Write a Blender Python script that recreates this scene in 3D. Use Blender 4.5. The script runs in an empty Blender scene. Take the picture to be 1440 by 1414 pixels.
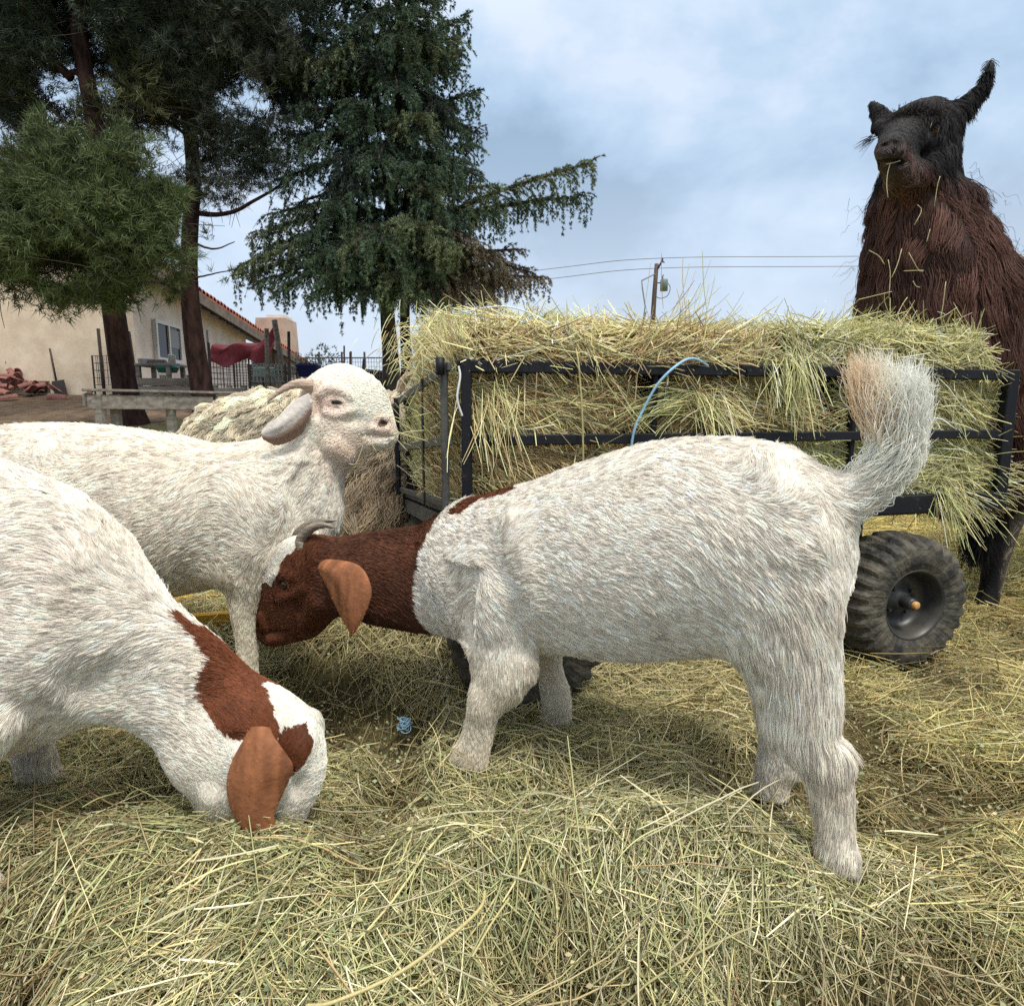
import bpy, bmesh, math, random
import numpy as np
from mathutils import Vector, Matrix, kdtree

random.seed(7)
RNG = np.random.default_rng(7)
scene = bpy.context.scene
COL = scene.collection
R = math.radians

# ------------------------------------------------------------------ camera
CAM_Z, PITCH, FOC, PX, PY = 0.76, R(8.2), 920.0, 720.0, 707.0
cam_d = bpy.data.cameras.new("camera")
cam_d.sensor_width = 36.0
cam_d.lens = 36.0 * FOC / 1440.0
cam_d.clip_start, cam_d.clip_end = 0.02, 3000.0
cam = bpy.data.objects.new("camera", cam_d)
COL.objects.link(cam)
cam.location = (0, 0, CAM_Z)
cam.rotation_euler = (R(90) - PITCH, 0, 0)
scene.camera = cam

# ------------------------------------------------------------------ sky
SUN_EL, SUN_AZ = R(62), R(150)
world = bpy.data.worlds.new("World")
scene.world = world
world.use_nodes = True
nt = world.node_tree
nt.nodes.clear()
w_out = nt.nodes.new("ShaderNodeOutputWorld")
w_bg = nt.nodes.new("ShaderNodeBackground")
w_bg.inputs["Strength"].default_value = 0.1
w_sky = nt.nodes.new("ShaderNodeTexSky")
w_sky.sky_type = 'NISHITA'
w_sky.sun_disc = False
w_sky.sun_elevation = SUN_EL
w_sky.sun_rotation = SUN_AZ
w_tc = nt.nodes.new("ShaderNodeTexCoord")
w_map = nt.nodes.new("ShaderNodeMapping")
w_map.inputs["Scale"].default_value = (1.0, 1.0, 1.5)
w_map.inputs["Location"].default_value = (1.7, 0.6, 0.9)
nt.links.new(w_tc.outputs["Generated"], w_map.inputs["Vector"])
w_n = nt.nodes.new("ShaderNodeTexNoise")
w_n.inputs["Scale"].default_value = 3.1
w_n.inputs["Detail"].default_value = 7
w_n.inputs["Roughness"].default_value = 0.56
w_n.inputs["Distortion"].default_value = 0.12
nt.links.new(w_map.outputs[0], w_n.inputs["Vector"])
w_r = nt.nodes.new("ShaderNodeValToRGB")
cr = w_r.color_ramp
cr.elements[0].position, cr.elements[0].color = 0.38, (0.32, 0.45, 0.61, 1)
cr.elements[1].position, cr.elements[1].color = 0.66, (0.69, 0.79, 0.94, 1)
e = cr.elements.new(0.48); e.color = (0.42, 0.57, 0.76, 1)
e = cr.elements.new(0.57); e.color = (0.53, 0.68, 0.86, 1)
nt.links.new(w_n.outputs["Fac"], w_r.inputs["Fac"])
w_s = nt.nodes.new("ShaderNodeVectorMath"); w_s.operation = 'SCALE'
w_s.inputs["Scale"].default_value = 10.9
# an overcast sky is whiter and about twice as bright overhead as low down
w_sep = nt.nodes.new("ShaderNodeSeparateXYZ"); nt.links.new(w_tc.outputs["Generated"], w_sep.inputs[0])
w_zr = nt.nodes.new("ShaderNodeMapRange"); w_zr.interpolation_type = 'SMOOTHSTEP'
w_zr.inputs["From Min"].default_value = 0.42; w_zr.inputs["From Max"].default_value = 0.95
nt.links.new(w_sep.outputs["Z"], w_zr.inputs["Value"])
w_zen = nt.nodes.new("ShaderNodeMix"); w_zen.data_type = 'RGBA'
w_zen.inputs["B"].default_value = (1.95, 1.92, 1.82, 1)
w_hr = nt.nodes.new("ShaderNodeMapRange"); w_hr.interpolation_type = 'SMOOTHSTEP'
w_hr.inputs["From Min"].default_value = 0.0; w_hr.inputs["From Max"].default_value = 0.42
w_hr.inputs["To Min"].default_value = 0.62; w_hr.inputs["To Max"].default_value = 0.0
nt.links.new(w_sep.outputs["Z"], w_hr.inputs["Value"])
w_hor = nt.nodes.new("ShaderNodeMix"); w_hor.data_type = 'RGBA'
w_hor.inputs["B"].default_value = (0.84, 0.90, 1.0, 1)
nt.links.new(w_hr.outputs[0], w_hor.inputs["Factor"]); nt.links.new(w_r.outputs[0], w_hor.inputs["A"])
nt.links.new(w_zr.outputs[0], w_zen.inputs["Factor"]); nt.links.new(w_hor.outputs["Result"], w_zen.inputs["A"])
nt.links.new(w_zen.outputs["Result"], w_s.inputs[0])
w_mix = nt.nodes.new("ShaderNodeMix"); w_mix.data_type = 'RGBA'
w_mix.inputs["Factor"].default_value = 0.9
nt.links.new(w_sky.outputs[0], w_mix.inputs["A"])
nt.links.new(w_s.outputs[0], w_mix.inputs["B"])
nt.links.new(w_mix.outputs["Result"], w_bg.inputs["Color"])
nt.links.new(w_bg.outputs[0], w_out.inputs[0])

sun_d = bpy.data.lights.new("sun", 'SUN')
sun_d.energy = 2.8
sun_d.angle = R(11)
sun_d.color = (1.0, 0.955, 0.88)
sun = bpy.data.objects.new("sun", sun_d)
COL.objects.link(sun)
sd = Vector((math.sin(SUN_AZ) * math.cos(SUN_EL), math.cos(SUN_AZ) * math.cos(SUN_EL), math.sin(SUN_EL)))
sun.rotation_euler = sd.to_track_quat('Z', 'Y').to_euler()

scene.view_settings.view_transform = 'Standard'
scene.view_settings.look = 'None'
scene.view_settings.exposure = 0.08
scene.view_settings.gamma = 1.0
scene.render.engine = 'CYCLES'
scene.cycles.max_bounces = 6
scene.cycles.diffuse_bounces = 3
scene.cycles.transparent_max_bounces = 4
scene.cycles.use_denoising = False
try:
    scene.cycles_curves.shape = 'RIBBONS'
    scene.cycles_curves.subdivisions = 2
except Exception:
    pass

# ------------------------------------------------------------------ helpers
def at(px, py, Y):
    """point of the place seen at photo pixel (px,py) on the upright plane y = Y"""
    a, b = (px - PX) / FOC, -(py - PY) / FOC
    dy = math.cos(PITCH) + b * math.sin(PITCH)
    dz = b * math.cos(PITCH) - math.sin(PITCH)
    t = Y / dy
    return Vector((a * t, Y, CAM_Z + dz * t))

def tag(o, label=None, cat=None, group=None, kind=None):
    if label: o["label"] = label
    if cat: o["category"] = cat
    if group: o["group"] = group
    if kind or cat: o["kind"] = kind or "thing"
    return o

def empty(name, loc=(0, 0, 0), rz=0.0, label=None, cat=None, group=None):
    o = bpy.data.objects.new(name, None)
    COL.objects.link(o)
    o.location = loc
    o.rotation_euler = (0, 0, rz)
    return tag(o, label, cat, group)

def link(name, me, mat=None, parent=None, smooth=False):
    o = bpy.data.objects.new(name, me)
    COL.objects.link(o)
    if mat is not None:
        me.materials.append(mat)
    if parent is not None:
        o.parent = parent
    if smooth and hasattr(me, "shade_smooth"):
        me.shade_smooth()
    return o

def np_mesh(name, V, F, mat=None, parent=None, smooth=False, attrs=None):
    """V (n,3); F (m,3|4) -> mesh object; attrs {name: (n,) or (n,3) float}"""
    V = np.asarray(V, np.float32); F = np.asarray(F, np.int32)
    me = bpy.data.meshes.new(name)
    k = F.shape[1]
    me.vertices.add(len(V)); me.vertices.foreach_set("co", V.ravel())
    me.loops.add(F.size); me.loops.foreach_set("vertex_index", F.ravel())
    me.polygons.add(len(F))
    me.polygons.foreach_set("loop_start", np.arange(0, F.size, k, dtype=np.int32))
    me.update(calc_edges=True)
    add_attrs(me, attrs, 'POINT')
    o = link(name, me, mat, parent)
    if smooth:
        me.polygons.foreach_set("use_smooth", np.ones(len(F), bool))
    me.update()
    return o

def add_attrs(data, attrs, dom):
    for an, av in (attrs or {}).items():
        av = np.asarray(av, np.float32)
        if av.ndim == 1:
            a = data.attributes.new(an, 'FLOAT', dom); a.data.foreach_set("value", av)
        else:
            c = np.ones((len(av), 4), np.float32); c[:, :3] = av
            a = data.attributes.new(an, 'FLOAT_COLOR', dom); a.data.foreach_set("color", c.ravel())

def hair(name, P, rad, mat, parent=None, attrs=None, tip=0.25):
    """P (n,k,3) strands -> hair curves object"""
    n, k, _ = P.shape
    hc = bpy.data.hair_curves.new(name)
    hc.add_curves([k] * n)
    hc.position_data.foreach_set("vector", np.ascontiguousarray(P, np.float32).ravel())
    prof = np.linspace(1, tip, k, dtype=np.float32)
    rr = (np.asarray(rad, np.float32).reshape(-1, 1) * np.ones((n, 1), np.float32)) * prof[None, :]
    ra = hc.attributes.get("radius") or hc.attributes.new("radius", 'FLOAT', 'POINT')
    ra.data.foreach_set("value", rr.ravel())
    add_attrs(hc, {a: np.repeat(v, k, axis=0) for a, v in (attrs or {}).items()}, 'POINT')
    o = bpy.data.objects.new(name, hc)
    COL.objects.link(o)
    hc.materials.append(mat)
    if parent is not None:
        o.parent = parent
    return o

# value noise -------------------------------------------------------
def _hash(ix, iy, iz, seed):
    h = (ix.astype(np.int64) * 374761393 + iy.astype(np.int64) * 668265263 + iz.astype(np.int64) * 2147483647 + seed * 974634777) & 0xFFFFFFFF
    h = ((h ^ (h >> 13)) * 1274126177) & 0xFFFFFFFF
    h = (h ^ (h >> 16)) & 0xFFFFFFFF
    return h.astype(np.float64) / 4294967295.0

def vnoise(p, seed=0):
    p = np.asarray(p, np.float64)
    if p.shape[-1] == 2:
        p = np.concatenate([p, np.zeros(p.shape[:-1] + (1,))], -1)
    i = np.floor(p).astype(np.int64); f = p - i
    f = f * f * (3 - 2 * f)
    x, y, z = i[..., 0], i[..., 1], i[..., 2]
    fx, fy, fz = f[..., 0], f[..., 1], f[..., 2]
    r = 0
    for dx in (0, 1):
        wx = fx if dx else 1 - fx
        for dy in (0, 1):
            wy = fy if dy else 1 - fy
            for dz in (0, 1):
                wz = fz if dz else 1 - fz
                r = r + _hash(x + dx, y + dy, z + dz, seed) * wx * wy * wz
    return r * 2 - 1

def fbm(p, seed=0, oct=3):
    p = np.asarray(p, np.float64); r = 0; a = 1.0; s = 0
    for o in range(oct):
        r = r + a * vnoise(p * (2 ** o), seed + o * 17); s += a; a *= 0.5
    return r / s

def unit(v):
    v = np.asarray(v, np.float64)
    return v / np.maximum(np.linalg.norm(v, axis=-1, keepdims=True), 1e-9)

# materials ---------------------------------------------------------
def newmat(name):
    m = bpy.data.materials.new(name); m.use_nodes = True
    return m, m.node_tree, m.node_tree.nodes["Principled BSDF"]

def mat_plain(name, col, rough=0.6, metal=0.0, noise=0.0, nscale=20.0, bump=0.0, col2=None, coord="Object", stretch=(1, 1, 1), spec=0.5):
    m, t, b = newmat(name)
    b.inputs["Roughness"].default_value = rough
    b.inputs["Metallic"].default_value = metal
    b.inputs["Specular IOR Level"].default_value = spec
    b.inputs["Base Color"].default_value = (*col, 1)
    if noise > 0 or bump > 0 or col2:
        tc = t.nodes.new("ShaderNodeTexCoord"); mp = t.nodes.new("ShaderNodeMapping")
        mp.inputs["Scale"].default_value = stretch
        t.links.new(tc.outputs[coord], mp.inputs[0])
        n = t.nodes.new("ShaderNodeTexNoise")
        n.inputs["Scale"].default_value = nscale; n.inputs["Detail"].default_value = 6; n.inputs["Roughness"].default_value = 0.6
        t.links.new(mp.outputs[0], n.inputs["Vector"])
        r = t.nodes.new("ShaderNodeValToRGB")
        c2 = col2 if col2 else tuple(c * (1 - noise) for c in col)
        r.color_ramp.elements[0].position = 0.35; r.color_ramp.elements[0].color = (*c2, 1)
        r.color_ramp.elements[1].position = 0.65; r.color_ramp.elements[1].color = (*col, 1)
        t.links.new(n.outputs["Fac"], r.inputs[0]); t.links.new(r.outputs[0], b.inputs["Base Color"])
        if bump > 0:
            bn = t.nodes.new("ShaderNodeBump"); bn.inputs["Strength"].default_value = bump; bn.inputs["Distance"].default_value = 0.02
            t.links.new(n.outputs["Fac"], bn.inputs["Height"]); t.links.new(bn.outputs[0], b.inputs["Normal"])
    return m

def mat_attr(name, rough=0.75, attr="col", nscale=60.0, namp=0.12, bump=0.0, sheen=0.0, spec=0.3):
    """base colour from the mesh's own colour attribute with a slight mottling"""
    m, t, b = newmat(name)
    b.inputs["Roughness"].default_value = rough
    b.inputs["Specular IOR Level"].default_value = spec
    b.inputs["Sheen Weight"].default_value = sheen
    a = t.nodes.new("ShaderNodeAttribute"); a.attribute_name = attr
    if namp > 0:
        tc = t.nodes.new("ShaderNodeTexCoord")
        n = t.nodes.new("ShaderNodeTexNoise"); n.inputs["Scale"].default_value = nscale; n.inputs["Detail"].default_value = 4
        t.links.new(tc.outputs["Object"], n.inputs["Vector"])
        mr = t.nodes.new("ShaderNodeMapRange")
        mr.inputs["From Min"].default_value = 0.3; mr.inputs["From Max"].default_value = 0.7
        mr.inputs["To Min"].default_value = 1 - namp; mr.inputs["To Max"].default_value = 1 + namp * 0.3
        t.links.new(n.outputs["Fac"], mr.inputs["Value"])
        vm = t.nodes.new("ShaderNodeVectorMath"); vm.operation = 'SCALE'
        t.links.new(a.outputs["Color"], vm.inputs[0]); t.links.new(mr.outputs[0], vm.inputs["Scale"])
        t.links.new(vm.outputs[0], b.inputs["Base Color"])
        if bump > 0:
            bn = t.nodes.new("ShaderNodeBump"); bn.inputs["Strength"].default_value = bump; bn.inputs["Distance"].default_value = 0.01
            t.links.new(n.outputs["Fac"], bn.inputs["Height"]); t.links.new(bn.outputs[0], b.inputs["Normal"])
    else:
        t.links.new(a.outputs["Color"], b.inputs["Base Color"])
    return m

# tubes / boxes -----------------------------------------------------
class MB:
    """collects boxes, tubes and prisms into one mesh"""
    def __init__(s): s.v = []; s.f = []
    def add(s, V, F):
        b = len(s.v); s.v += [tuple(p) for p in V]; s.f += [tuple(i + b for i in f) for f in F]; return s
    def box(s, c, d, rot=None, bev=0.0):
        hx, hy, hz = d[0] / 2, d[1] / 2, d[2] / 2
        b = min(bev, hx * .9, hy * .9, hz * .9)
        if b <= 0:
            V = [(x, y, z) for x in (-hx, hx) for y in (-hy, hy) for z in (-hz, hz)]
            F = [(0, 1, 3, 2), (4, 6, 7, 5), (0, 4, 5, 1), (2, 3, 7, 6), (0, 2, 6, 4), (1, 5, 7, 3)]
        else:
            bm = bmesh.new(); bmesh.ops.create_cube(bm, size=1.0)
            bmesh.ops.scale(bm, vec=(2 * hx, 2 * hy, 2 * hz), verts=bm.verts)
            bmesh.ops.bevel(bm, geom=list(bm.edges), offset=b, segments=1, affect='EDGES')
            V = [tuple(v.co) for v in bm.verts]; bm.verts.index_update()
            F = [tuple(v.index for v in f.verts) for f in bm.faces]; bm.free()
        M = rot.to_4x4() if rot is not None else Matrix.Identity(4)
        c = Vector(c)
        return s.add([M @ Vector(p) + c for p in V], F)
    def beam(s, a, b, w, h, up=(0, 0, 1), bev=0.0):
        """box from a to b, w wide, h high"""
        a, b = Vector(a), Vector(b); d = b - a; L = d.length; x = d.normalized()
        y = Vector(up).cross(x)
        if y.length < 1e-5: y = Vector((0, 1, 0)).cross(x)
        y.normalize(); z = x.cross(y)
        M = Matrix((x, y, z)).transposed()
        return s.box((a + b) / 2, (L, w, h), M, bev)
    def tube(s, pts, rad, n=8, cap=True):
        pts = [Vector(p) for p in pts]
        rads = rad if isinstance(rad, (list, tuple)) else [rad] * len(pts)
        V = []; F = []; prev = None
        for i, p in enumerate(pts):
            d = (pts[min(i + 1, len(pts) - 1)] - pts[max(i - 1, 0)]).normalized()
            if prev is None:
                u = d.orthogonal().normalized()
            else:
                u = (prev - d * prev.dot(d))
                u = u.normalized() if u.length > 1e-6 else d.orthogonal().normalized()
            prev = u; w = d.cross(u)
            for j in range(n):
                a = 2 * math.pi * j / n
                V.append(p + (u * math.cos(a) + w * math.sin(a)) * rads[i])
        for i in range(len(pts) - 1):
            for j in range(n):
                F.append((i * n + j, i * n + (j + 1) % n, (i + 1) * n + (j + 1) % n, (i + 1) * n + j))
        if cap:
            F.append(tuple(range(n - 1, -1, -1))); F.append(tuple((len(pts) - 1) * n + j for j in range(n)))
        return s.add(V, F)
    def build(s, name, mat, parent=None, smooth=False):
        me = bpy.data.meshes.new(name); me.from_pydata([tuple(v) for v in s.v], [], s.f); me.update()
        return link(name, me, mat, parent, smooth)

def catmull(P, n):
    """smooth resample of control points (k,d) to n points"""
    P = np.asarray(P, np.float64); k = len(P)
    if k == 2:
        t = np.linspace(0, 1, n)[:, None]; return P[0] * (1 - t) + P[1] * t
    Q = np.vstack([2 * P[0] - P[1], P, 2 * P[-1] - P[-2]])
    t = np.linspace(0, k - 1 - 1e-9, n); i = t.astype(int); f = (t - i)[:, None]
    a, b, c, d = Q[i], Q[i + 1], Q[i + 2], Q[i + 3]
    return 0.5 * ((2 * b) + (-a + c) * f + (2 * a - 5 * b + 4 * c - d) * f ** 2 + (-a + 3 * b - 3 * c + d) * f ** 3)

def strand_mesh(name, P, rad, mat, parent=None, attrs=None, sides=3, taper=0.6):
    """P (n,k,3) -> thin tubes in one mesh; attrs per strand"""
    P = np.asarray(P, np.float64); n, k, _ = P.shape
    T = unit(np.gradient(P, axis=1))
    ref = unit(RNG.normal(size=(n, 1, 3)))
    U = unit(np.cross(T, np.broadcast_to(ref, T.shape))); W = np.cross(T, U)
    prof = 1 - (1 - taper) * np.abs(np.linspace(-1, 1, k)) ** 2
    rr = np.asarray(rad).reshape(-1, 1) * np.ones((n, 1)) * prof[None]
    ang = np.arange(sides) * 2 * np.pi / sides
    V = P[:, :, None] + (U[:, :, None] * np.cos(ang)[:, None] + W[:, :, None] * np.sin(ang)[:, None]) * rr[:, :, None, None]
    base = (np.arange(n) * k * sides)[:, None, None]
    i = np.arange(k - 1)[None, :, None] * sides; j = np.arange(sides)[None, None, :]; j2 = (j + 1) % sides
    F = np.stack([base + i + j, base + i + j2, base + i + sides + j2, base + i + sides + j], -1).reshape(-1, 4)
    at_ = {a: np.repeat(v, k * sides, axis=0) for a, v in (attrs or {}).items()}
    return np_mesh(name, V.reshape(-1, 3), F, mat, parent, smooth=True, attrs=at_)
# ------------------------------------------------------------------ animals: one skin grown over a posed skeleton
def surface_nets(D, lo, h):
    nx, ny, nz = D.shape
    S = D < 0
    c = [S[dx:nx - 1 + dx, dy:ny - 1 + dy, dz:nz - 1 + dz] for dx in (0, 1) for dy in (0, 1) for dz in (0, 1)]
    cnt = sum(x.astype(np.int8) for x in c)
    ijk = np.argwhere((cnt > 0) & (cnt < 8))
    idx = -np.ones((nx - 1, ny - 1, nz - 1), np.int64)
    idx[ijk[:, 0], ijk[:, 1], ijk[:, 2]] = np.arange(len(ijk))
    off = np.array([(dx, dy, dz) for dx in (0, 1) for dy in (0, 1) for dz in (0, 1)])
    val = np.stack([D[ijk[:, 0] + o[0], ijk[:, 1] + o[1], ijk[:, 2] + o[2]] for o in off], 1)
    P = np.zeros((len(ijk), 3)); n = np.zeros(len(ijk))
    for a in range(8):
        for b in range(a + 1, 8):
            if np.abs(off[a] - off[b]).sum() != 1: continue
            m = (val[:, a] < 0) != (val[:, b] < 0)
            t = val[m, a] / (val[m, a] - val[m, b])
            P[m] += off[a] + (off[b] - off[a]) * t[:, None]; n[m] += 1
    V = (ijk + P / n[:, None]) * h + lo
    F = []
    for ax in range(3):
        sl0 = [slice(None)] * 3; sl1 = [slice(None)] * 3
        sl0[ax] = slice(0, -1); sl1[ax] = slice(1, None)
        e = np.argwhere(S[tuple(sl0)] != S[tuple(sl1)])
        u, v = [(1, 2), (2, 0), (0, 1)][ax]
        ok = (e[:, u] > 0) & (e[:, v] > 0) & (e[:, u] < D.shape[u] - 1) & (e[:, v] < D.shape[v] - 1)
        e = e[ok]
        du = np.zeros(3, int); du[u] = 1; dv = np.zeros(3, int); dv[v] = 1
        q = [e, e - du, e - du - dv, e - dv]
        f = np.stack([idx[k[:, 0], k[:, 1], k[:, 2]] for k in q], 1)
        inside = S[e[:, 0], e[:, 1], e[:, 2]]
        f[~inside] = f[~inside][:, ::-1]
        F.append(f)
    F = np.concatenate(F)
    return V, F[(F >= 0).all(1)]

class Animal:
    def __init__(s, O, phi, vox=0.006):
        s.O = Vector((O[0], O[1], O[2] if len(O) > 2 else 0)); s.phi = phi; s.vox = vox
        s.c, s.sn = math.cos(phi), math.sin(phi)
        s.groups = []; s.cuts = []; s.seg = []; s.extraV = []; s.extraF = []; s.extraC = []
    def w2l(s, w):
        d = Vector(w) - s.O
        return np.array([d.x * s.c + d.y * s.sn, -d.x * s.sn + d.y * s.c, d.z])
    def px(s, x, y, yo=0.0):
        """local point seen at pixel (x,y) on the upright plane local-y = yo"""
        a, b = (x - PX) / FOC, -(y - PY) / FOC
        d = np.array([a, math.cos(PITCH) + b * math.sin(PITCH), b * math.cos(PITCH) - math.sin(PITCH)])
        n = np.array([-s.sn, s.c, 0.0]); o = np.array(s.O)
        t = (yo + n @ (o - np.array([0, 0, CAM_Z]))) / (n @ d)
        return s.w2l(Vector((0, 0, CAM_Z)) + Vector(d) * t)
    def wy(s, x, y, Y):
        return s.w2l(at(x, y, Y))
    def loft(s, st, k=0.03, fur=(-1, 0.016), n=4, Y=False):
        """st: rows (x1,y1,x2,y2, half thickness, plane)"""
        f = s.wy if Y else s.px
        T = np.array([f(r[0], r[1], r[5] if len(r) > 5 else 0.0) for r in st]); B = np.array([f(r[2], r[3], r[5] if len(r) > 5 else 0.0) for r in st])
        s.chain((T + B) / 2, np.linalg.norm(T - B, axis=1) / 2, [r[4] for r in st], k, fur, n, hint=T - B)
    def chain(s, P, ru, rs=None, k=0.03, fur=(-1, 0.016), n=4, hint=None):
        P = np.asarray(P, float); ru = np.asarray(ru, float); rs = ru if rs is None else np.asarray(rs, float)
        hint = np.tile([0, 0, 1.0], (len(P), 1)) if hint is None else np.asarray(hint, float)
        m = (len(P) - 1) * n + 1
        A = catmull(np.hstack([P, ru[:, None], rs[:, None], unit(hint)]), m)
        s.groups.append((A, k)); s.seg.append((A, fur))
    def cut(s, p, r, k=0.006):
        s.cuts.append((np.asarray(p, float), np.asarray(r, float) * np.ones(3), k))
    def field(s):
        if getattr(s, "D", None) is not None: return s.more_field()
        allp = np.vstack([g[0][:, :3] for g in s.groups]); rm = np.vstack([g[0][:, 3:5] for g in s.groups]).max(1, keepdims=True)
        lo = (allp - rm).min(0) - 0.05; hi = (allp + rm).max(0) + 0.05
        N = np.ceil((hi - lo) / s.vox).astype(int) + 1
        s.D = np.full(N, 0.3, np.float32); s.lo = lo; s.done = 0
        return s.more_field()
    def more_field(s):
        """adds the bones and hollows given since the last call"""
        D, lo, h = s.D, s.lo, s.vox; N = np.array(D.shape)
        ax = [lo[i] + np.arange(N[i]) * h for i in range(3)]
        for A, k in s.groups[s.done:]:
            G = np.full(D.shape, 0.3, np.float32)
            for i in range(len(A) - 1):
                a, b = A[i], A[i + 1]
                rr = max(a[3], a[4], b[3], b[4]) + k + 3 * h
                l = np.clip(((np.minimum(a[:3], b[:3]) - rr - lo) / h).astype(int), 0, N - 1)
                u = np.clip(((np.maximum(a[:3], b[:3]) + rr - lo) / h).astype(int) + 2, 1, N)
                sl = tuple(slice(l[j], u[j]) for j in range(3))
                X = np.stack(np.meshgrid(*[ax[j][sl[j]] for j in range(3)], indexing='ij'), -1)
                d = b[:3] - a[:3]; L = np.linalg.norm(d) + 1e-9; dh = d / L
                q = X - a[:3]; t = np.clip((q @ dh) / L, 0, 1)
                q = q - t[..., None] * d
                hv = a[5:8]; sa = np.cross(dh, hv); sa /= np.linalg.norm(sa) + 1e-9; ua = np.cross(sa, dh)
                ru = a[3] + (b[3] - a[3]) * t; rs = a[4] + (b[4] - a[4]) * t; ra = np.minimum(ru, rs)
                qs, qu, qa = q @ sa, q @ ua, q @ dh
                k0 = np.sqrt((qs / rs) ** 2 + (qu / ru) ** 2 + (qa / ra) ** 2)
                k1 = np.sqrt((qs / rs ** 2) ** 2 + (qu / ru ** 2) ** 2 + (qa / ra ** 2) ** 2) + 1e-6
                v = (k0 * (k0 - 1) / k1).astype(np.float32)
                v = np.where(k0 < 0.05, -ra * 0.9, v)
                G[sl] = np.minimum(G[sl], v)
            hh = np.maximum(k - np.abs(D - G), 0) / k
            D = np.minimum(D, G) - hh * hh * k * 0.25
        for p, r, k in s.cuts:
            rr = r.max() + 4 * h
            l = np.clip(((p - rr - lo) / h).astype(int), 0, N - 1); u = np.clip(((p + rr - lo) / h).astype(int) + 2, 1, N)
            sl = tuple(slice(l[j], u[j]) for j in range(3))
            X = np.stack(np.meshgrid(*[ax[j][sl[j]] for j in range(3)], indexing='ij'), -1) - p
            k0 = np.linalg.norm(X / r, axis=-1); k1 = np.linalg.norm(X / r ** 2, axis=-1) + 1e-6
            v = -(k0 * (k0 - 1) / k1)
            hh = np.maximum(k - np.abs(D[sl] - v), 0) / k
            D[sl] = np.maximum(D[sl], v) + hh * hh * k * 0.25
        s.D = D; s.done = len(s.groups); s.cuts = []
        return surface_nets(D, lo, h)
    def proj(s, P, near=-1):
        """photo pixel of local points, the far half mirrored onto the half nearer the camera"""
        P = np.array(P, float); m = getattr(s, "midf", lambda q: getattr(s, "mid", 0.0))(P); P[:, 1] = m + near * np.abs(P[:, 1] - m)
        w = np.stack([P[:, 0] * s.c - P[:, 1] * s.sn, P[:, 0] * s.sn + P[:, 1] * s.c, P[:, 2]], 1) + np.array(s.O) - [0, 0, CAM_Z]
        f = w[:, 1] * math.cos(PITCH) - w[:, 2] * math.sin(PITCH); u = w[:, 1] * math.sin(PITCH) + w[:, 2] * math.cos(PITCH)
        return np.stack([PX + FOC * w[:, 0] / f, PY - FOC * u / f], 1)
    def hit(s, x, y, side=1, push=0.0):
        """point of the skin seen at pixel (x,y); side -1 mirrors it to the far cheek about local y = s.mid"""
        a, b = (x - PX) / FOC, -(y - PY) / FOC
        d = Vector((a, math.cos(PITCH) + b * math.sin(PITCH), b * math.cos(PITCH) - math.sin(PITCH))).normalized()
        o = s.w2l(Vector((0, 0, CAM_Z))); o2 = s.w2l(Vector((0, 0, CAM_Z)) + d); dl = o2 - o
        t = np.arange(.3, 4, .0015); P = o + dl * t[:, None]
        g = (P - s.lo) / s.vox; ok = ((g > 1) & (g < np.array(s.D.shape) - 2)).all(1)
        v = np.where(ok, s.depth(P), 1.0); k = np.argmax(v < 0)
        if v[k] >= 0: k = int(np.argmin(v))
        p = P[k] + dl * push
        if side < 0: p = p * [1, -1, 1] + [0, 2 * s.mid, 0]
        return p
    def depth(s, p):
        """field value at local points"""
        g = (np.asarray(p) - s.lo) / s.vox
        i = np.clip(g.astype(int), 0, np.array(s.D.shape) - 2); f = g - i; r = 0
        for dx in (0, 1):
            for dy in (0, 1):
                for dz in (0, 1):
                    w = (f[..., 0] if dx else 1 - f[..., 0]) * (f[..., 1] if dy else 1 - f[..., 1]) * (f[..., 2] if dz else 1 - f[..., 2])
                    r = r + w * s.D[i[..., 0] + dx, i[..., 1] + dy, i[..., 2] + dz]
        return r
    def ear(s, C, W, wid, cup=0.3, th=0.004, colf=None, n=64, m=33):
        """leaf-shaped drooping ear: centre line C, side direction W, half widths"""
        C = catmull(C, n); W = unit(catmull(W, n)); w = catmull(np.asarray(wid, float)[:, None], n)[:, 0]
        T = unit(np.gradient(C, axis=0)); Nn = unit(np.cross(T, W))
        u = np.linspace(-1, 1, m)
        G = C[:, None] + W[:, None] * (u[None, :, None] * w[:, None, None]) + Nn[:, None] * ((u[None, :, None] ** 2) * cup * w[:, None, None] + .0016 * np.sin(u * 7.5 + .6)[None, :, None] * np.sin(np.linspace(0, np.pi, n))[:, None, None] + .003 * np.sin(np.linspace(0, 9, n))[:, None, None] * u[None, :, None])
        edge = np.clip(1.15 - np.abs(u) ** 3, 0.15, 1)[None, :, None]
        A = G + Nn[:, None] * th * edge; B = G - Nn[:, None] * th * edge
        V = np.concatenate([A.reshape(-1, 3), B.reshape(-1, 3)]); o = n * m; F = []
        for i in range(n - 1):
            for j in range(m - 1):
                a = i * m + j; F.append((a, a + 1, a + m + 1, a + m)); F.append((o + a, o + a + m, o + a + m + 1, o + a + 1))
            a = i * m; F.append((a, a + m, o + a + m, o + a)); a = i * m + m - 1; F.append((a, o + a, o + a + m, a + m))
        for j in range(m - 1):
            F.append((j, o + j, o + j + 1, j + 1)); a = (n - 1) * m + j; F.append((a, a + 1, o + a + 1, o + a))
        base = sum(len(v) for v in s.extraV)
        s.extraV.append(V); s.extraF.append(np.array(F) + base)
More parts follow.
